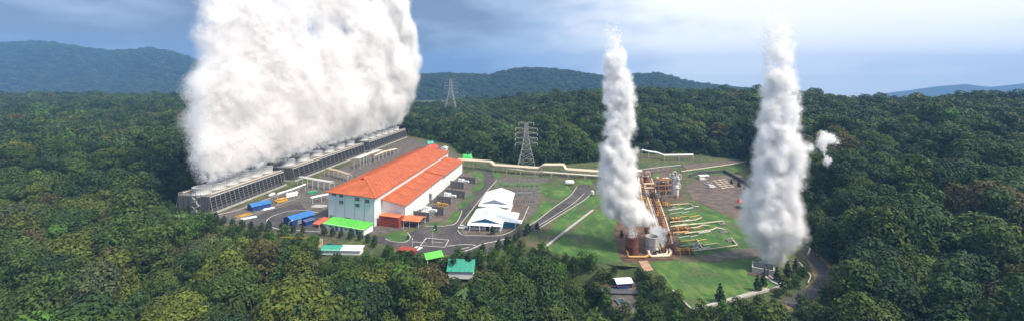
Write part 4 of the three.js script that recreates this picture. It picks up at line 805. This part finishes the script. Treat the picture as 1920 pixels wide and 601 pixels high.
{ const o = thing('skip_container', 'green waste skip beside the white pipe rack', 'skip', P(585, 362), T2 - 0.8); part('tub', slab([V(-2.8, 0, -1), V(2.8, 0, -1), V(2.8, 0, 1), V(-2.8, 0, 1)], 0.15, 1.3), M.teal, o); part('rim', merge([box(5.8, 0.15, 0.15, 0, 1.35, 1.02), box(5.8, 0.15, 0.15, 0, 1.35, -1.02), box(0.15, 0.15, 2.1, 2.86, 1.35, 0), box(0.15, 0.15, 2.1, -2.86, 1.35, 0)]), M.green, o); }
function tarp(label, px, py, w, d, turn, m, h = 0.7) { const g = new THREE.PlaneGeometry(w, d, 12, 8).rotateX(-Math.PI / 2), p = g.attributes.position; for (let i = 0; i < p.count; i++) { const x = p.getX(i), z = p.getZ(i), e = Math.min(w / 2 - Math.abs(x), d / 2 - Math.abs(z)); p.setY(i, 0.14 + h * sstep(0, 0.8, e) * (0.75 + 0.5 * noise(x * 0.8, px, z * 0.8))); } g.computeVertexNormals(); return solo('tarpaulin', g, m, label, 'tarpaulin', P(px, py), turn); }
M.white2 = mat('white_tarp', rgb(0.7, 0.71, 0.72), 0.6, { side: THREE.DoubleSide }); M.blue2 = mat('blue_tarp', rgb(0.02, 0.2, 0.55), 0.5, { side: THREE.DoubleSide }); M.red2 = mat('red_tarp', rgb(0.6, 0.06, 0.03), 0.5, { side: THREE.DoubleSide });
tarp('white tarpaulin beside the blue shed on dry grass', 503, 391, 6, 2.4, T2 - 0.5, M.white2); tarp('white sheet on the ground beside the yellow frames', 466, 408, 7, 3.4, T2 - 0.7, M.white2, 0.2);
for (let k = 0; k < 3; k++) { const o = thing('yellow_cradle', 'yellow steel frame lying on the dry grass by the tower', 'frame', P(449 + k * 7, 405.5 - k * 2), T2 - 0.6, 'yellow frames on the grass'); part('rail', merge([box(3.6, 0.25, 0.25, 0, 0.3, 1.3), box(3.6, 0.25, 0.25, 0, 0.3, -1.3)]), M.yellow, o); part('rung', merge([-1.7, -0.6, 0.6, 1.7].map((x) => box(0.22, 0.2, 2.36, x, 0.3, 0))), M.yellow, o); }
solo('rubble_heap', new THREE.IcosahedronGeometry(1, 3).scale(4.5, 0.6, 2.6), M.concrete, 'heap of pale rubble beside the powerhouse corner', 'rubble', P(598, 386).setY(0));
tarp('coral tarpaulin at the rear of the orange roof', 812, 276, 10, 8, 0.2, M.red2, 3.2); tarp('teal tarpaulin cover on the meadow behind the hall', 806, 269, 8, 6, 0.4, mat('teal_tarp', rgb(0.02, 0.35, 0.25), 0.5, { side: THREE.DoubleSide }), 3); tarp('green arched cover over the pipes behind the hall', 876, 297, 9, 6, 0.1, mat('green_tarp', rgb(0.06, 0.5, 0.12), 0.5, { side: THREE.DoubleSide }), 4);
shed('rear_store', 'low white store behind the far gable of the hall', 'store', P(833, 282), T2, 6, 5, 3, 0.8, M.white_wall, M.white_roof);
solo('storage_tank', new THREE.CapsuleGeometry(1.5, 3.4, 6, 16).rotateZ(Math.PI / 2).translate(0, 2, 0), M.white, 'white horizontal tank beside the dirt road bend', 'tank', P(1068, 347), 0.1);
solo('storage_tank', new THREE.CapsuleGeometry(1.1, 1, 6, 16).translate(0, 1.6, 0), M.pale, 'pale upright tank on the lawn beside the road fork', 'tank', P(1111, 366), 0.1);
// ------------------------------------------------------------------ switchyard
for (let r = 0; r < 3; r++) for (let k = 0; k < 2; k++) {
  const o = thing('gantry', ['grey switchyard gantry with insulators next to the office', 'grey switchyard gantry with insulators in the middle of the gravel', 'grey switchyard gantry with insulators by the lawn edge'][r], 'gantry', P(950 + k * 34 + r * 6, [384, 366, 349][r]), 0.05, 'switchyard gantries');
  for (const x of [-4.2, 4.2]) part('mast', merge([bar(V(x - 0.4, 0, -0.4), V(x, 7.5, 0), 0.14), bar(V(x + 0.4, 0, -0.4), V(x, 7.5, 0), 0.14), bar(V(x - 0.4, 0, 0.4), V(x, 7.5, 0), 0.14), bar(V(x + 0.4, 0, 0.4), V(x, 7.5, 0), 0.14)]), M.steel, o);
  part('beam', merge([bar(V(-4.2, 7.2, 0), V(4.2, 7.2, 0), 0.2), bar(V(-4.2, 6.5, 0), V(4.2, 6.5, 0), 0.16)]), M.steel, o);
  for (const x of [-2.6, 0, 2.6]) part('insulator', merge([0, 1, 2, 3, 4].map((i) => new THREE.CylinderGeometry(0.1, 0.22, 0.24, 8).translate(x, 6.2 - i * 0.26, 0))), M.slat, o);
}
for (let k = 0; k < 14; k++) { const o = thing('circuit_breaker', 'small switchgear column with dark insulators in the switchyard', 'switchgear', P(946 + (k % 7) * 9.5 + (k > 6 ? -4 : 4), k > 6 ? 388 : 358), 0, 'switchgear columns in the switchyard'); part('stand', merge([bar(V(-0.4, 0, 0), V(-0.4, 2, 0), 0.16), bar(V(0.4, 0, 0), V(0.4, 2, 0), 0.16), box(1.4, 0.6, 0.7, 0, 2.1, 0)]), M.steel, o); for (const x of [-0.45, 0.45]) part('insulator', merge([0, 1, 2, 3].map((i) => new THREE.CylinderGeometry(0.12, 0.24, 0.34, 8).translate(x, 2.6 + i * 0.36, 0))), mat('brown_porcelain', rgb(0.07, 0.03, 0.02), 0.3), o); }
// ------------------------------------------------------------------ transmission towers
function pylon(label, base, h, w) {
  const o = thing('transmission_tower', label, 'pylon', base), wAt = (t) => table([[0, w], [0.55, w * 0.36], [0.78, w * 0.22], [1, w * 0.16]], t) / 2, c = (t, i) => { const k = wAt(t); return V([-k, k, k, -k][i], h * t, [-k, -k, k, k][i]); };
  const ts = [0, 0.16, 0.3, 0.42, 0.53, 0.62, 0.7, 0.78, 0.85, 0.92, 1], th = 0.0075 * h;
  for (let i = 0; i < 4; i++) part('leg', merge(ts.slice(1).map((t, k) => bar(c(ts[k], i), c(t, i), th, th))), mat('galvanised', rgb(0.36, 0.37, 0.38), 0.55), o);
  for (let k = 1; k < ts.length; k++) part('bracing', merge([0, 1, 2, 3].flatMap((i) => { const j = (i + 1) % 4; return [bar(c(ts[k - 1], i), c(ts[k], j), th * 0.55), bar(c(ts[k - 1], j), c(ts[k], i), th * 0.55), bar(c(ts[k], i), c(ts[k], j), th * 0.5)]; })), mat('galvanised', rgb(0.36, 0.37, 0.38), 0.55), o);
  for (const t of [0.55, 0.66, 0.77, 0.88, 1]) { const l = w * (t === 1 ? 0.42 : 0.62), k = wAt(t), y = h * t; const a = part('cross_arm', merge([-1, 1].flatMap((s) => [bar(V(s * k, y, -k), V(s * l, y + 0.1, 0), th * 0.6), bar(V(s * k, y, k), V(s * l, y + 0.1, 0), th * 0.6), bar(V(s * k, y + h * 0.035, 0), V(s * l, y + 0.1, 0), th * 0.6)])), mat('galvanised', rgb(0.36, 0.37, 0.38), 0.55), o); for (const s of [-1, 1]) part('insulator', merge([0, 1, 2, 3].map((i) => new THREE.CylinderGeometry(0.16, 0.26, 0.4, 7).translate(s * l, y - 0.4 - i * 0.45, 0))), M.frp, a); }
  return o;
}
{
    const b1 = P(987, 314), b2 = V((845 - 960) / F * 700, 22, -700);
  pylon('lattice transmission tower standing behind the switchyard', b1, 35, 14);
  pylon('lattice transmission tower on the forest ridge in the distance', b2, 44, 16);
  for (const s of [-1, 1]) for (let k = 0; k < 3; k++) {
    const a = b1.clone().add(V(s * 8, 35 * (0.62 + k * 0.12), 0)), b = b2.clone().add(V(s * 9, 44 * (0.6 + k * 0.12), 0)), pts = [];
    for (let i = 0; i <= 16; i++) { const t = i / 16, p = a.clone().lerp(b, t); p.y -= 26 * t * (1 - t); pts.push(p); }
    solo('power_line', merge(pts.slice(1).map((p, i) => rod(pts[i], p, 0.06, 0.06, 4))), M.pale, 'thin power line strung between the two lattice towers', 'power line', V(0, 0, 0), 0, 'power lines');
  }
}
// ------------------------------------------------------------------ vehicles
function car(label, at, turn, paint, kind = 'car', group) {
  const o = thing(kind === 'truck' ? 'parked_truck' : 'parked_car', label, kind === 'truck' ? 'truck' : 'car', at, turn, group);
  const outline = kind === 'van' ? [[-2.3, 0.35], [2.2, 0.35], [2.3, 0.9], [1.5, 1.15], [0.9, 1.85], [-2.2, 1.9], [-2.35, 1]] : [[-2.15, 0.35], [2.1, 0.35], [2.2, 0.75], [1.25, 0.98], [-1.9, 1.0], [-2.2, 0.8]];
  const ext = (pts, w, b = 0.08) => new THREE.ExtrudeGeometry(new THREE.Shape(pts.map(([x, y]) => new THREE.Vector2(x, y))), { depth: w, bevelEnabled: true, bevelSize: b, bevelThickness: b, bevelSegments: 2 }).translate(0, 0, -w / 2);
  part('body', ext(outline, 1.6), paint, o);
  if (kind !== 'van') { const c = part('cabin', ext([[0.75, 0.98], [0.25, 1.48], [-1.25, 1.5], [-1.8, 1.0]], 1.3, 0.05), M.glass, o); part('roof', rbox(1.5, 0.08, 1.32, -0.5, 1.55, 0, 0.03), paint, c); }
  else part('windscreen', box(0.06, 0.6, 1.5, 1.25, 1.5, 0).rotateZ(0), M.glass, o);
  for (const x of [-1.35, 1.35]) for (const z of [-0.82, 0.82]) part('wheel', new THREE.CylinderGeometry(0.34, 0.34, 0.24, 14).rotateX(Math.PI / 2), M.tyre, o, V(x, 0.34, z));
  for (const z of [-0.55, 0.55]) part('headlight', rbox(0.08, 0.16, 0.34, kind === 'van' ? 2.36 : 2.24, 0.72, z, 0.02), M.frp, o);
  return o;
}
const whitePaint = mat('car_white', rgb(0.75, 0.76, 0.77), 0.25, { clearcoat: 0.6 }), greyPaint = mat('car_silver', rgb(0.42, 0.43, 0.45), 0.3, { clearcoat: 0.5 }), darkPaint = mat('car_dark', rgb(0.03, 0.035, 0.05), 0.3);
car('white car parked at the road edge beside the green pavilion', P(782, 469), 1.0, whitePaint); car('white car parked at the corner of the office plot', P(868, 428), 0.1, whitePaint);
car('white van parked under the white roofed shelter on the dirt yard', P(1318, 337.5), 0.2, whitePaint, 'van'); car('silver car in the middle of the dirt yard', P(1329, 346), 0.2, greyPaint); car('white pickup beside the silver car on the dirt yard', P(1336, 352), 0.15, whitePaint, 'van');
car('dark car on the lower meadow by the low huts', P(619, 462), 0.2, darkPaint);
shed('shelter', 'white roofed open shelter at the back of the dirt yard', 'shelter', P(1319, 335), 0.1, 6, 3.4, 2.6, 0.3, M.white, M.white_roof, { open: true });
seedState = 404;
for (let k = 0; k < 15; k++) { const r = Math.floor(k / 3), c = k % 3; solo('pipe_section', rod(V(-1.3, 0.4, 0), V(1.3, 0.4, 0), 0.42, 0.42, 12), M.beige, 'beige spare pipe section laid out in rows on the dirt yard', 'pipe section', P(1341 + r * 3.8 + c * 8.4, 340 + r * 3.4 - c * 1.1).setY(0.05), rr(-0.25, 0.15), 'spare pipe sections'); }
tarp('red tarpaulin on the load at the dirt yard corner', 1389, 378, 4, 3, 0.3, M.red2, 1.8); tarp('blue tarpaulin on the load at the dirt yard corner', 1401, 376, 5, 4, 0.3, M.blue2, 2.2);
tarp('small blue tarpaulin in front of the bigger blue one', 1405, 386, 4, 3, 0.2, M.blue2, 1.4);
{ const o = thing('drill_rig', 'dark equipment truck with yellow mast beside the tarpaulins', 'truck', P(1396, 391), -0.5); part('chassis', rbox(8, 0.9, 2.4, 0, 1, 0), M.slat, o); part('cab', rbox(1.8, 1.9, 2.3, 3.2, 2, 0, 0.15), M.slat, o); part('mast', bar(V(-3, 1.8, 0), V(1.5, 5.5, 0.3), 0.4), M.yellow, o); for (const x of [-3, -1.8, 2.8]) for (const z of [-1.1, 1.1]) part('wheel', new THREE.CylinderGeometry(0.5, 0.5, 0.4, 12).rotateX(Math.PI / 2), M.tyre, o, V(x, 0.5, z)); part('side_rail', merge([bar(V(-4, 1.9, 1.2), V(2, 1.9, 1.2), 0.1), bar(V(-4, 1.9, -1.2), V(2, 1.9, -1.2), 0.1)]), M.steel, o); }
// the dark retaining wall behind the dirt yard
{ const o = thing('retaining_wall', 'dark retaining wall along the back of the dirt yard', 'wall', P(1340, 325)), pts = px2([[1293, 332], [1308, 327], [1340, 325], [1358, 323], [1374, 331], [1396, 344], [1412, 356]]); for (let i = 1; i < pts.length; i++) part('wall_panel', bar(up(pts[i - 1], 1.1).sub(o.position), up(pts[i], 1.1).sub(o.position), 0.5, 2.2), M.slat, o); }
// clearing: tank stand, boards and pond
{ const o = thing('settling_pond', 'small teal settling pond with clay walls in the dark clearing', 'pond', P(1164, 567, -4), 0.2); part('water', box(2.2, 0.2, 2.6, 0, 0.35, 0), M.pond, o); for (const s of [-1, 1]) { part('wall', box(3, 0.7, 0.35, 0, 0.35, s * 1.5), M.grey_concrete, o); part('wall', box(0.35, 0.7, 2.6, s * 1.3, 0.35, 0), M.grey_concrete, o); } }
{ const o = thing('pipe_bridge', 'dark walkway deck crossing the clearing below the white roofed hut', 'walkway', P(1163, 549, -4), -0.05); part('deck', box(13, 0.25, 3.2, 0, 0.6, 0), M.slat, o); part('guard_rail', merge([bar(V(-6.5, 1.7, -1.6), V(6.5, 1.7, -1.6), 0.1), ...[-6, -3, 0, 3, 6].map((x) => bar(V(x, 0.6, -1.6), V(x, 1.7, -1.6), 0.1))]), M.rust, o); }
struct('clay_path', poly(px2([[1180, 545], [1176, 532], [1190, 520], [1210, 508], [1218, 510], [1196, 532], [1190, 546]], -4), -3.9), M.salmon);
// lamp posts and yellow railings on the lower meadow
function lamp(label, px, py, h = 6) { const o = thing('lamp_post', label, 'lamp post', P(px, py), rr(0, 6)); part('pole', rod(V(0, 0, 0), V(0, h, 0), 0.11, 0.07), M.pale, o); part('arm', rod(V(0, h, 0), V(1.2, h + 0.3, 0), 0.06, 0.05), M.pale, o); part('lamp_head', rbox(0.8, 0.16, 0.3, 1.5, h + 0.3, 0), M.white, o); }
seedState = 9; lamp('pale lamp post inside the white painted square', 811, 459); lamp('pale lamp post beside the orange canopy', 756, 432, 5); lamp('pale lamp post on the meadow strip by the road', 541, 436, 5); lamp('pale lamp post beside the red and white barrier', 773, 464, 4);
{ const o = thing('railing', 'yellow railing with stair along the lower meadow', 'railing', P(598, 452)), q = (x, y, h) => P(x, y, h).sub(o.position); part('rail', merge([bar(q(524, 444, 1), q(596, 446, 1), 0.14), bar(q(524, 444, 0.5), q(596, 446, 0.5), 0.1)]), M.yellow, o); for (let k = 0; k <= 8; k++) part('post', bar(q(524 + k * 9, 444 + k * 0.25, 0), q(524 + k * 9, 444 + k * 0.25, 1), 0.12), M.yellow, o); for (const x of [597, 604]) part('stair_rail', bar(q(x, 447, 1), q(x, 468, 1), 0.14), M.yellow, o); for (let k = 0; k < 9; k++) part('step', box(1.5, 0.14, 0.8), M.concrete, o, q(600.5, 448 + k * 2.3, 0.12)); }
shed('guard_hut', 'dark red low roof peeking over trees beside the parked white car', 'hut', P(764, 474), -0.35, 7, 2.4, 1.6, 0.4, M.red, M.red, { lean: true });
{ const o = thing('guard_rail', 'concrete crash barrier where the road curves past the pit', 'barrier', P(1518, 474), 0.9); part('rail', rbox(7.5, 0.8, 0.6, 0, 0.5, 0, 0.05), M.concrete, o); for (const x of [-3, 0, 3]) part('foot', box(0.5, 0.2, 1, x, 0.12, 0), M.concrete, o); }
// ------------------------------------------------------------------ garden trees, shrubs and tree ferns
const shrubTone = leafMat('leaf_shrub', 0.028, 0.058, 0.024), shrubCrown = crownGeometry([[0, 2.2, 0, 1.1], [0.2, 1.3, 0.1, 1.2], [-0.2, 3, 0, 0.8], [0, 3.7, 0.1, 0.5], [0.3, 2.6, -0.3, 0.7]], 420, 0.2, 0.6, 71), shrubTrunk = rod(V(0, -0.3, 0), V(0, 1.6, 0), 0.14, 0.1, 6);
const shrubSpots = [[390, 411], [404, 415], [419, 421], [435, 424], [453, 430], [470, 432], [490, 433], [503, 433], [528, 434.5], [549, 437], [567, 438], [607, 442], [623, 443], [639, 446], [658, 448], [674, 451], [689, 456], [702, 463], [378, 408], [923, 440.5], [972, 448], [987, 442], [990, 436], [1007, 432], [935, 470], [950, 462], [966, 455], [905, 480], [880, 492], [850, 496], [765, 449], [816, 433]];
shrubSpots.forEach(([x, y], k) => {
  const o = thing('clipped_shrub', k < 19 ? 'dark clipped conical shrub in the row along the plant road' : k < 20 ? 'dark round shrub at the corner of the office plot' : k < 30 ? 'dark clipped shrub beside the curving plant road' : 'small shrub planted on a road island', 'shrub', P(x, y), k * 1.7, k < 19 ? 'clipped shrubs along the road' : k < 20 ? undefined : k < 30 ? 'shrubs beside the curving road' : 'shrubs on road islands');
  const s = 0.9 + 0.35 * ((k * 37 % 10) / 10) - (k > 29 ? 0.4 : 0); o.scale.set(s, s * 1.05, s); part('trunk', shrubTrunk, bark, o); part('crown', shrubCrown, shrubTone, o);
});
const coneLobes = Array.from({ length: 12 }, (_, i) => { const t = i / 11, r = lerp(1.5, 0.35, t), a = i * 2.4; return [Math.cos(a) * r * 0.5, 1.4 + t * 6, Math.sin(a) * r * 0.5, r]; });
const coneCrown = crownGeometry(coneLobes, 900, 0.24, 0.6, 72), coneTrunk = rod(V(0, -0.3, 0), V(0, 5, 0), 0.2, 0.1, 6);
for (const [x, y, s, l] of [[1351, 568, 0.85, 'slender dark conifer standing on the lawn corner'], [1432, 535, 0.6, 'small dark conifer beside the drain wall'], [1421, 546, 0.75, 'bushy dark conifer by the drain wall bend'], [1458, 528, 0.7, 'dark conifer beside the silencer pit drain'], [1478, 520, 0.8, 'dark conifer by the curved drain path'], [1493, 510, 0.7, 'dark conifer between the steam and the curved road'], [1372, 345, 0.5, 'small dark conifer on the retaining wall corner'], [1386, 350, 0.6, 'dark conifer along the retaining wall'], [1397, 356, 0.55, 'dark conifer at the end of the retaining wall'], [1166, 445, 0.5, 'small conifer in the steam beside the rusty tank']]) {
  const o = thing('conifer', l, 'tree', P(x, y), s * 9); o.scale.setScalar(s); part('trunk', coneTrunk, bark, o); part('crown', coneCrown, shrubTone, o);
}
const frondGeo = (() => { const q = []; for (let i = 0; i < 7; i++) { const a = i / 7, b = (i + 1) / 7, X = (t) => t * 3.4, Y = (t) => 0.9 * t - 1.7 * t * t, w = (t) => 0.62 * Math.sin(Math.PI * Math.min(1, t * 0.92 + 0.1)) + 0.02; for (const s of [-1, 1]) q.push(s > 0 ? [V(X(a), Y(a), 0), V(X(a), Y(a) - 0.12, s * w(a)), V(X(b), Y(b) - 0.12, s * w(b) * 0.8), V(X(b), Y(b), 0)] : [V(X(b), Y(b), 0), V(X(b), Y(b) - 0.12, s * w(b) * 0.8), V(X(a), Y(a) - 0.12, s * w(a)), V(X(a), Y(a), 0)]); } return faces(q); })();
const fernMat = mat('fern_green', rgb(0.06, 0.125, 0.024), 0.6, { transmission: 0.25, thickness: 0, side: THREE.DoubleSide }), fernTrunk = rod(V(0, -6, 0), V(0, 9, 0), 0.22, 0.14, 6);
[[362, 566], [745, 552], [823, 556], [870, 560], [440, 508], [405, 528], [540, 470], [700, 545], [1600, 536], [1625, 532], [1608, 572], [1570, 540], [1850, 560], [1866, 575], [1740, 590], [1580, 590], [1240, 588], [1310, 592], [520, 520], [150, 520], [90, 430], [960, 520], [470, 560], [640, 590]].forEach(([x, y], k) => {
  const d = lerp(150, 205, sstep(600, 440, y)), at = PD(x, y, d), o = thing('tree_fern', `bright green tree fern above the darker canopy ${x < 600 ? 'below the cooling towers' : x < 1150 ? 'below the plant road' : x < 1400 ? 'in front of the green lawn' : 'beyond the curved road'}`, 'tree fern', at.setY(at.y - 9), k, 'tree ferns in the canopy');
  o.scale.setScalar(0.95 + (k % 4) * 0.12);
  part('trunk', fernTrunk, bark, o);
  for (let i = 0; i < 11; i++) part('frond', frondGeo, fernMat, o, V(0, 9, 0), [0, i * 0.571 + (i % 2) * 0.1, (i % 3) * 0.12 - 0.1]);
});
// ------------------------------------------------------------------ steam
const steamMat = mat('steam', rgb(0.985, 0.987, 0.99), 1, { transmission: 0.5, thickness: 0, side: THREE.DoubleSide, specularIntensity: 0 });
function puffGeometry(N, lo, hi, seed) {                 // one puff: small flakes of droplets, denser towards its middle
  seedState = seed;
  const pos = new Float32Array(N * 9), n = V(), a = V(), b = V(), p = V();
  for (let k = 0; k < N; k++) {
    p.set(rr(-1, 1), rr(-1, 1), rr(-1, 1)).normalize().multiplyScalar(Math.pow(rnd(), 0.6));
    n.set(rr(-1, 1), rr(-1, 1), rr(-1, 1)).normalize(); a.set(rr(-1, 1), rr(-1, 1), rr(-1, 1)).cross(n).normalize(); b.crossVectors(n, a);
    const s = rr(lo, hi);
    for (let i = 0; i < 3; i++) { const t = i * 2.0944, c = Math.cos(t) * s, e = Math.sin(t) * s; pos[k * 9 + i * 3] = p.x + a.x * c + b.x * e; pos[k * 9 + i * 3 + 1] = p.y + a.y * c + b.y * e; pos[k * 9 + i * 3 + 2] = p.z + a.z * c + b.z * e; }
  }
  const g = new THREE.BufferGeometry(); g.setAttribute('position', new THREE.BufferAttribute(pos, 3)); g.computeVertexNormals();
  return g;
}
const densePuff = puffGeometry(1500, 0.013, 0.04, 5150), thinPuff = puffGeometry(800, 0.009, 0.026, 5151);
function steam(name, label, count, sample, field, sizeOf, seed, veil = 0.55, soft = 0.36, wide = 1.9) {   // puffs spread by the density of the plume, with a thin veil round it
  seedState = seed;
  const o = new THREE.Group(); o.name = numbered(name); o.userData.kind = 'stuff'; scene.add(o); tag(o, label, 'steam');
  const p = V(), m4 = new THREE.Matrix4(), q = new THREE.Quaternion(), e = new THREE.Euler();
  for (const [layer, geo, n, off, grow] of [['steam_core', densePuff, count, 0, 1], ['steam_veil', thinPuff, Math.round(count * veil), soft, wide]]) {
    const im = shade(new THREE.InstancedMesh(geo, steamMat, n));
    let k = 0, tries = 0;
    while (k < n && tries++ < n * 90) {
      sample(p);
      const f = field(p, off);
      if (f <= 0 || rnd() > f || (off && f > 0.75)) continue;
      const s = sizeOf(p, f) * rr(0.75, 1.3) * grow;
      im.setMatrixAt(k++, m4.compose(p, q.setFromEuler(e.set(rr(0, 6.28), rr(0, 6.28), rr(0, 6.28))), V(s, s, s)));
    }
    im.count = k; im.name = layer; im.userData.kind = 'stuff'; o.add(im);
    console.log(name, layer, k, tries);
  }
  return o;
}
{ // the curtain over the cooling towers: t along the row, u across it, y up
  const T0 = -4, T1 = 322, TOP = 205, base = 13.6;
  const rowUse = (p) => { const dx = p.x - rowA.x, dz = p.z - rowA.z; return [dx * rowDir.x + dz * rowDir.z, -dx * rowDir.z + dz * rowDir.x]; };
  const field = (p, off = 0) => {
    const [t, uu] = rowUse(p), y = p.y - base;
    if (y < 0) return 0;
    const warp = 12 * noise(t * 0.03, p.y * 0.03, uu * 0.03) * sstep(2, 30, y);
    const cell = Math.abs(((t + 100) / 16.3 % 1) - 0.5 + (100 % 16.3) * 0);
    const far_ = clamp(t / 300, 0, 1), half = lerp(3, lerp(4.6, 11.5, far_), sstep(0, 34, y)) + y * lerp(0.004, 0.04, far_), u = uu + warp * lerp(0.45, 1, far_);
    const end = Math.min(t - 1 + warp * 0.4, 297 + 4 + y * 0.16 + warp * 0.8 - t) / 7;
    const n = 0.9 * fbm(p.x * 0.045, p.y * 0.042, p.z * 0.045, 3) + 0.95 * fbm(p.x * 0.021 + 9, p.y * 0.021, p.z * 0.021, 3);
    let f = 1 - Math.abs(u) / half; f = Math.min(f * 1.6, end) + n * 1.15;
    f -= 0.35 * sstep(8, 0, y);
    const d = -p.z, topAt = H + (YH - 62) * d / F;
    f -= sstep(topAt - 24, topAt + 8, p.y) * (0.7 - 2.0 * fbm(p.x * 0.028 + 3, p.y * 0.022, p.z * 0.028, 3)) + sstep(TOP - 60, TOP, p.y);
    return clamp((f + off) * 0.95, 0, 1) * sstep(0, 3, y);
  };
  const sample = (p) => {
    const t = rr(T0, T1), y = base + Math.pow(rnd(), 1.15) * (TOP - base), u = rr(-32, 32);
    p.set(rowA.x + rowDir.x * t - rowDir.z * u, y, rowA.z + rowDir.z * t + rowDir.x * u);
  };
  steam('steam_cloud', 'vast white steam cloud rising like a wall from the cooling tower fans', 44000, sample, field, (p, f) => lerp(1.5, 3.4, f) * lerp(0.5, 1, sstep(14, 30, p.y)), 901);
}
function column(name, label, prof, depth, count, seed, freq, size, amp = 2.3) {   // prof: [photo row, left, right, density]
  prof = prof.map(([y, l, r, k]) => [y, (l + r) / 2 - (r - l) * 0.3, (l + r) / 2 + (r - l) * 0.3, k]);
  const S = depth / F, rows = prof;
  const at = (py, i) => table(rows.map((q) => [q[0], q[i]]), py);
  const L = prof.map((q) => [q[0], q[1]]), R = prof.map((q) => [q[0], q[2]]), K = prof.map((q) => [q[0], q[3]]), y0 = prof[0][0], y1 = prof[prof.length - 1][0];
  const field = (p, off = 0) => {
    const py = YH + (H - p.y) / S, l = (table(L, py) - 960) * S, r = (table(R, py) - 960) * S, c = (l + r) / 2, w = Math.max(0.5, (r - l) / 2);
    const wx = 0.5 * w * noise(p.x * 0.09 * freq, p.y * 0.09 * freq, p.z * 0.09 * freq + seed);
    const q = Math.hypot((p.x + wx - c) / w, (p.z + depth + wx) / (w * 0.85));
    const n = fbm(p.x * 0.17 * freq, p.y * 0.15 * freq, p.z * 0.17 * freq + seed, 4);
    return clamp((1.0 - q + n * amp + off) * 1.15, 0, 1) * table(K, py);
  };
  const sample = (p) => {
    const py = lerp(y0, y1, rnd()), l = (table(L, py) - 960) * S, r = (table(R, py) - 960) * S, c = (l + r) / 2, w = (r - l) / 2;
    p.set(c + rr(-1.35, 1.35) * w, H - (py - YH) * S, -depth + rr(-1.2, 1.2) * w);
    if (rnd() > Math.pow(w / 14, 1.3)) p.y = -100;
  };
  steam(name, label, count, (p) => { do sample(p); while (p.y < -50); }, field, (p, f) => { const py = YH + (H - p.y) / S, w = (table(R, py) - table(L, py)) * S / 2; return size * lerp(0.6, 1.1, f) * clamp(w / 6, 0.4, 1.15); }, seed, 0.8, 0.42, 1.6);
}
column('steam_plume', 'tall white steam plume rising from the two round silencer tanks', [[36, 1122, 1172, 0], [62, 1124, 1172, 0.14], [84, 1126, 1174, 0.42], [110, 1126, 1178, 0.7], [150, 1126, 1190, 0.9], [200, 1128, 1196, 0.9], [260, 1124, 1198, 0.9], [310, 1118, 1200, 0.9], [360, 1116, 1208, 0.95], [400, 1126, 1226, 1], [404, 1140, 1236, 1], [420, 1176, 1224, 0.8]], 190, 7500, 902, 1.35, 1.3);
column('steam_plume', 'tall white steam plume rising from the concrete silencer pit by the lawn', [[0, 1424, 1496, 0], [40, 1424, 1496, 0.1], [80, 1424, 1496, 0.28], [125, 1424, 1496, 0.55], [165, 1422, 1498, 0.8], [220, 1416, 1500, 0.9], [280, 1410, 1516, 0.9], [330, 1408, 1512, 0.9], [380, 1396, 1500, 0.95], [425, 1386, 1510, 1], [445, 1396, 1504, 1], [468, 1406, 1490, 1], [488, 1416, 1466, 1], [508, 1422, 1446, 1]], 172, 8500, 903, 1.35, 1.3);
column('steam_wisp', 'small loose steam puff drifting off the plume above the forest', [[244, 1536, 1560, 0.2], [254, 1526, 1570, 0.8], [266, 1522, 1576, 0.9], [276, 1528, 1562, 0.7], [286, 1536, 1556, 0.5], [300, 1540, 1560, 0.6], [312, 1546, 1554, 0.3]], 172, 700, 904, 1.7, 0.9, 2.6);
column('steam_wisp', 'low white steam puff drifting from the pale silencer tank', [[424, 1222, 1252, 0.4], [432, 1214, 1260, 0.8], [440, 1216, 1262, 0.9], [450, 1222, 1256, 0.6], [460, 1228, 1250, 0.2]], 190, 800, 905, 1.5, 0.9, 2.2);
column('steam_wisp', 'short white steam jet leaving the rim of the rusty silencer tank', [[398, 1150, 1200, 0.7], [420, 1160, 1206, 0.9], [436, 1166, 1202, 1], [444, 1168, 1202, 0.9]], 185.2, 700, 906, 1.3, 0.75, 1.3);
renderer.render(scene, camera);
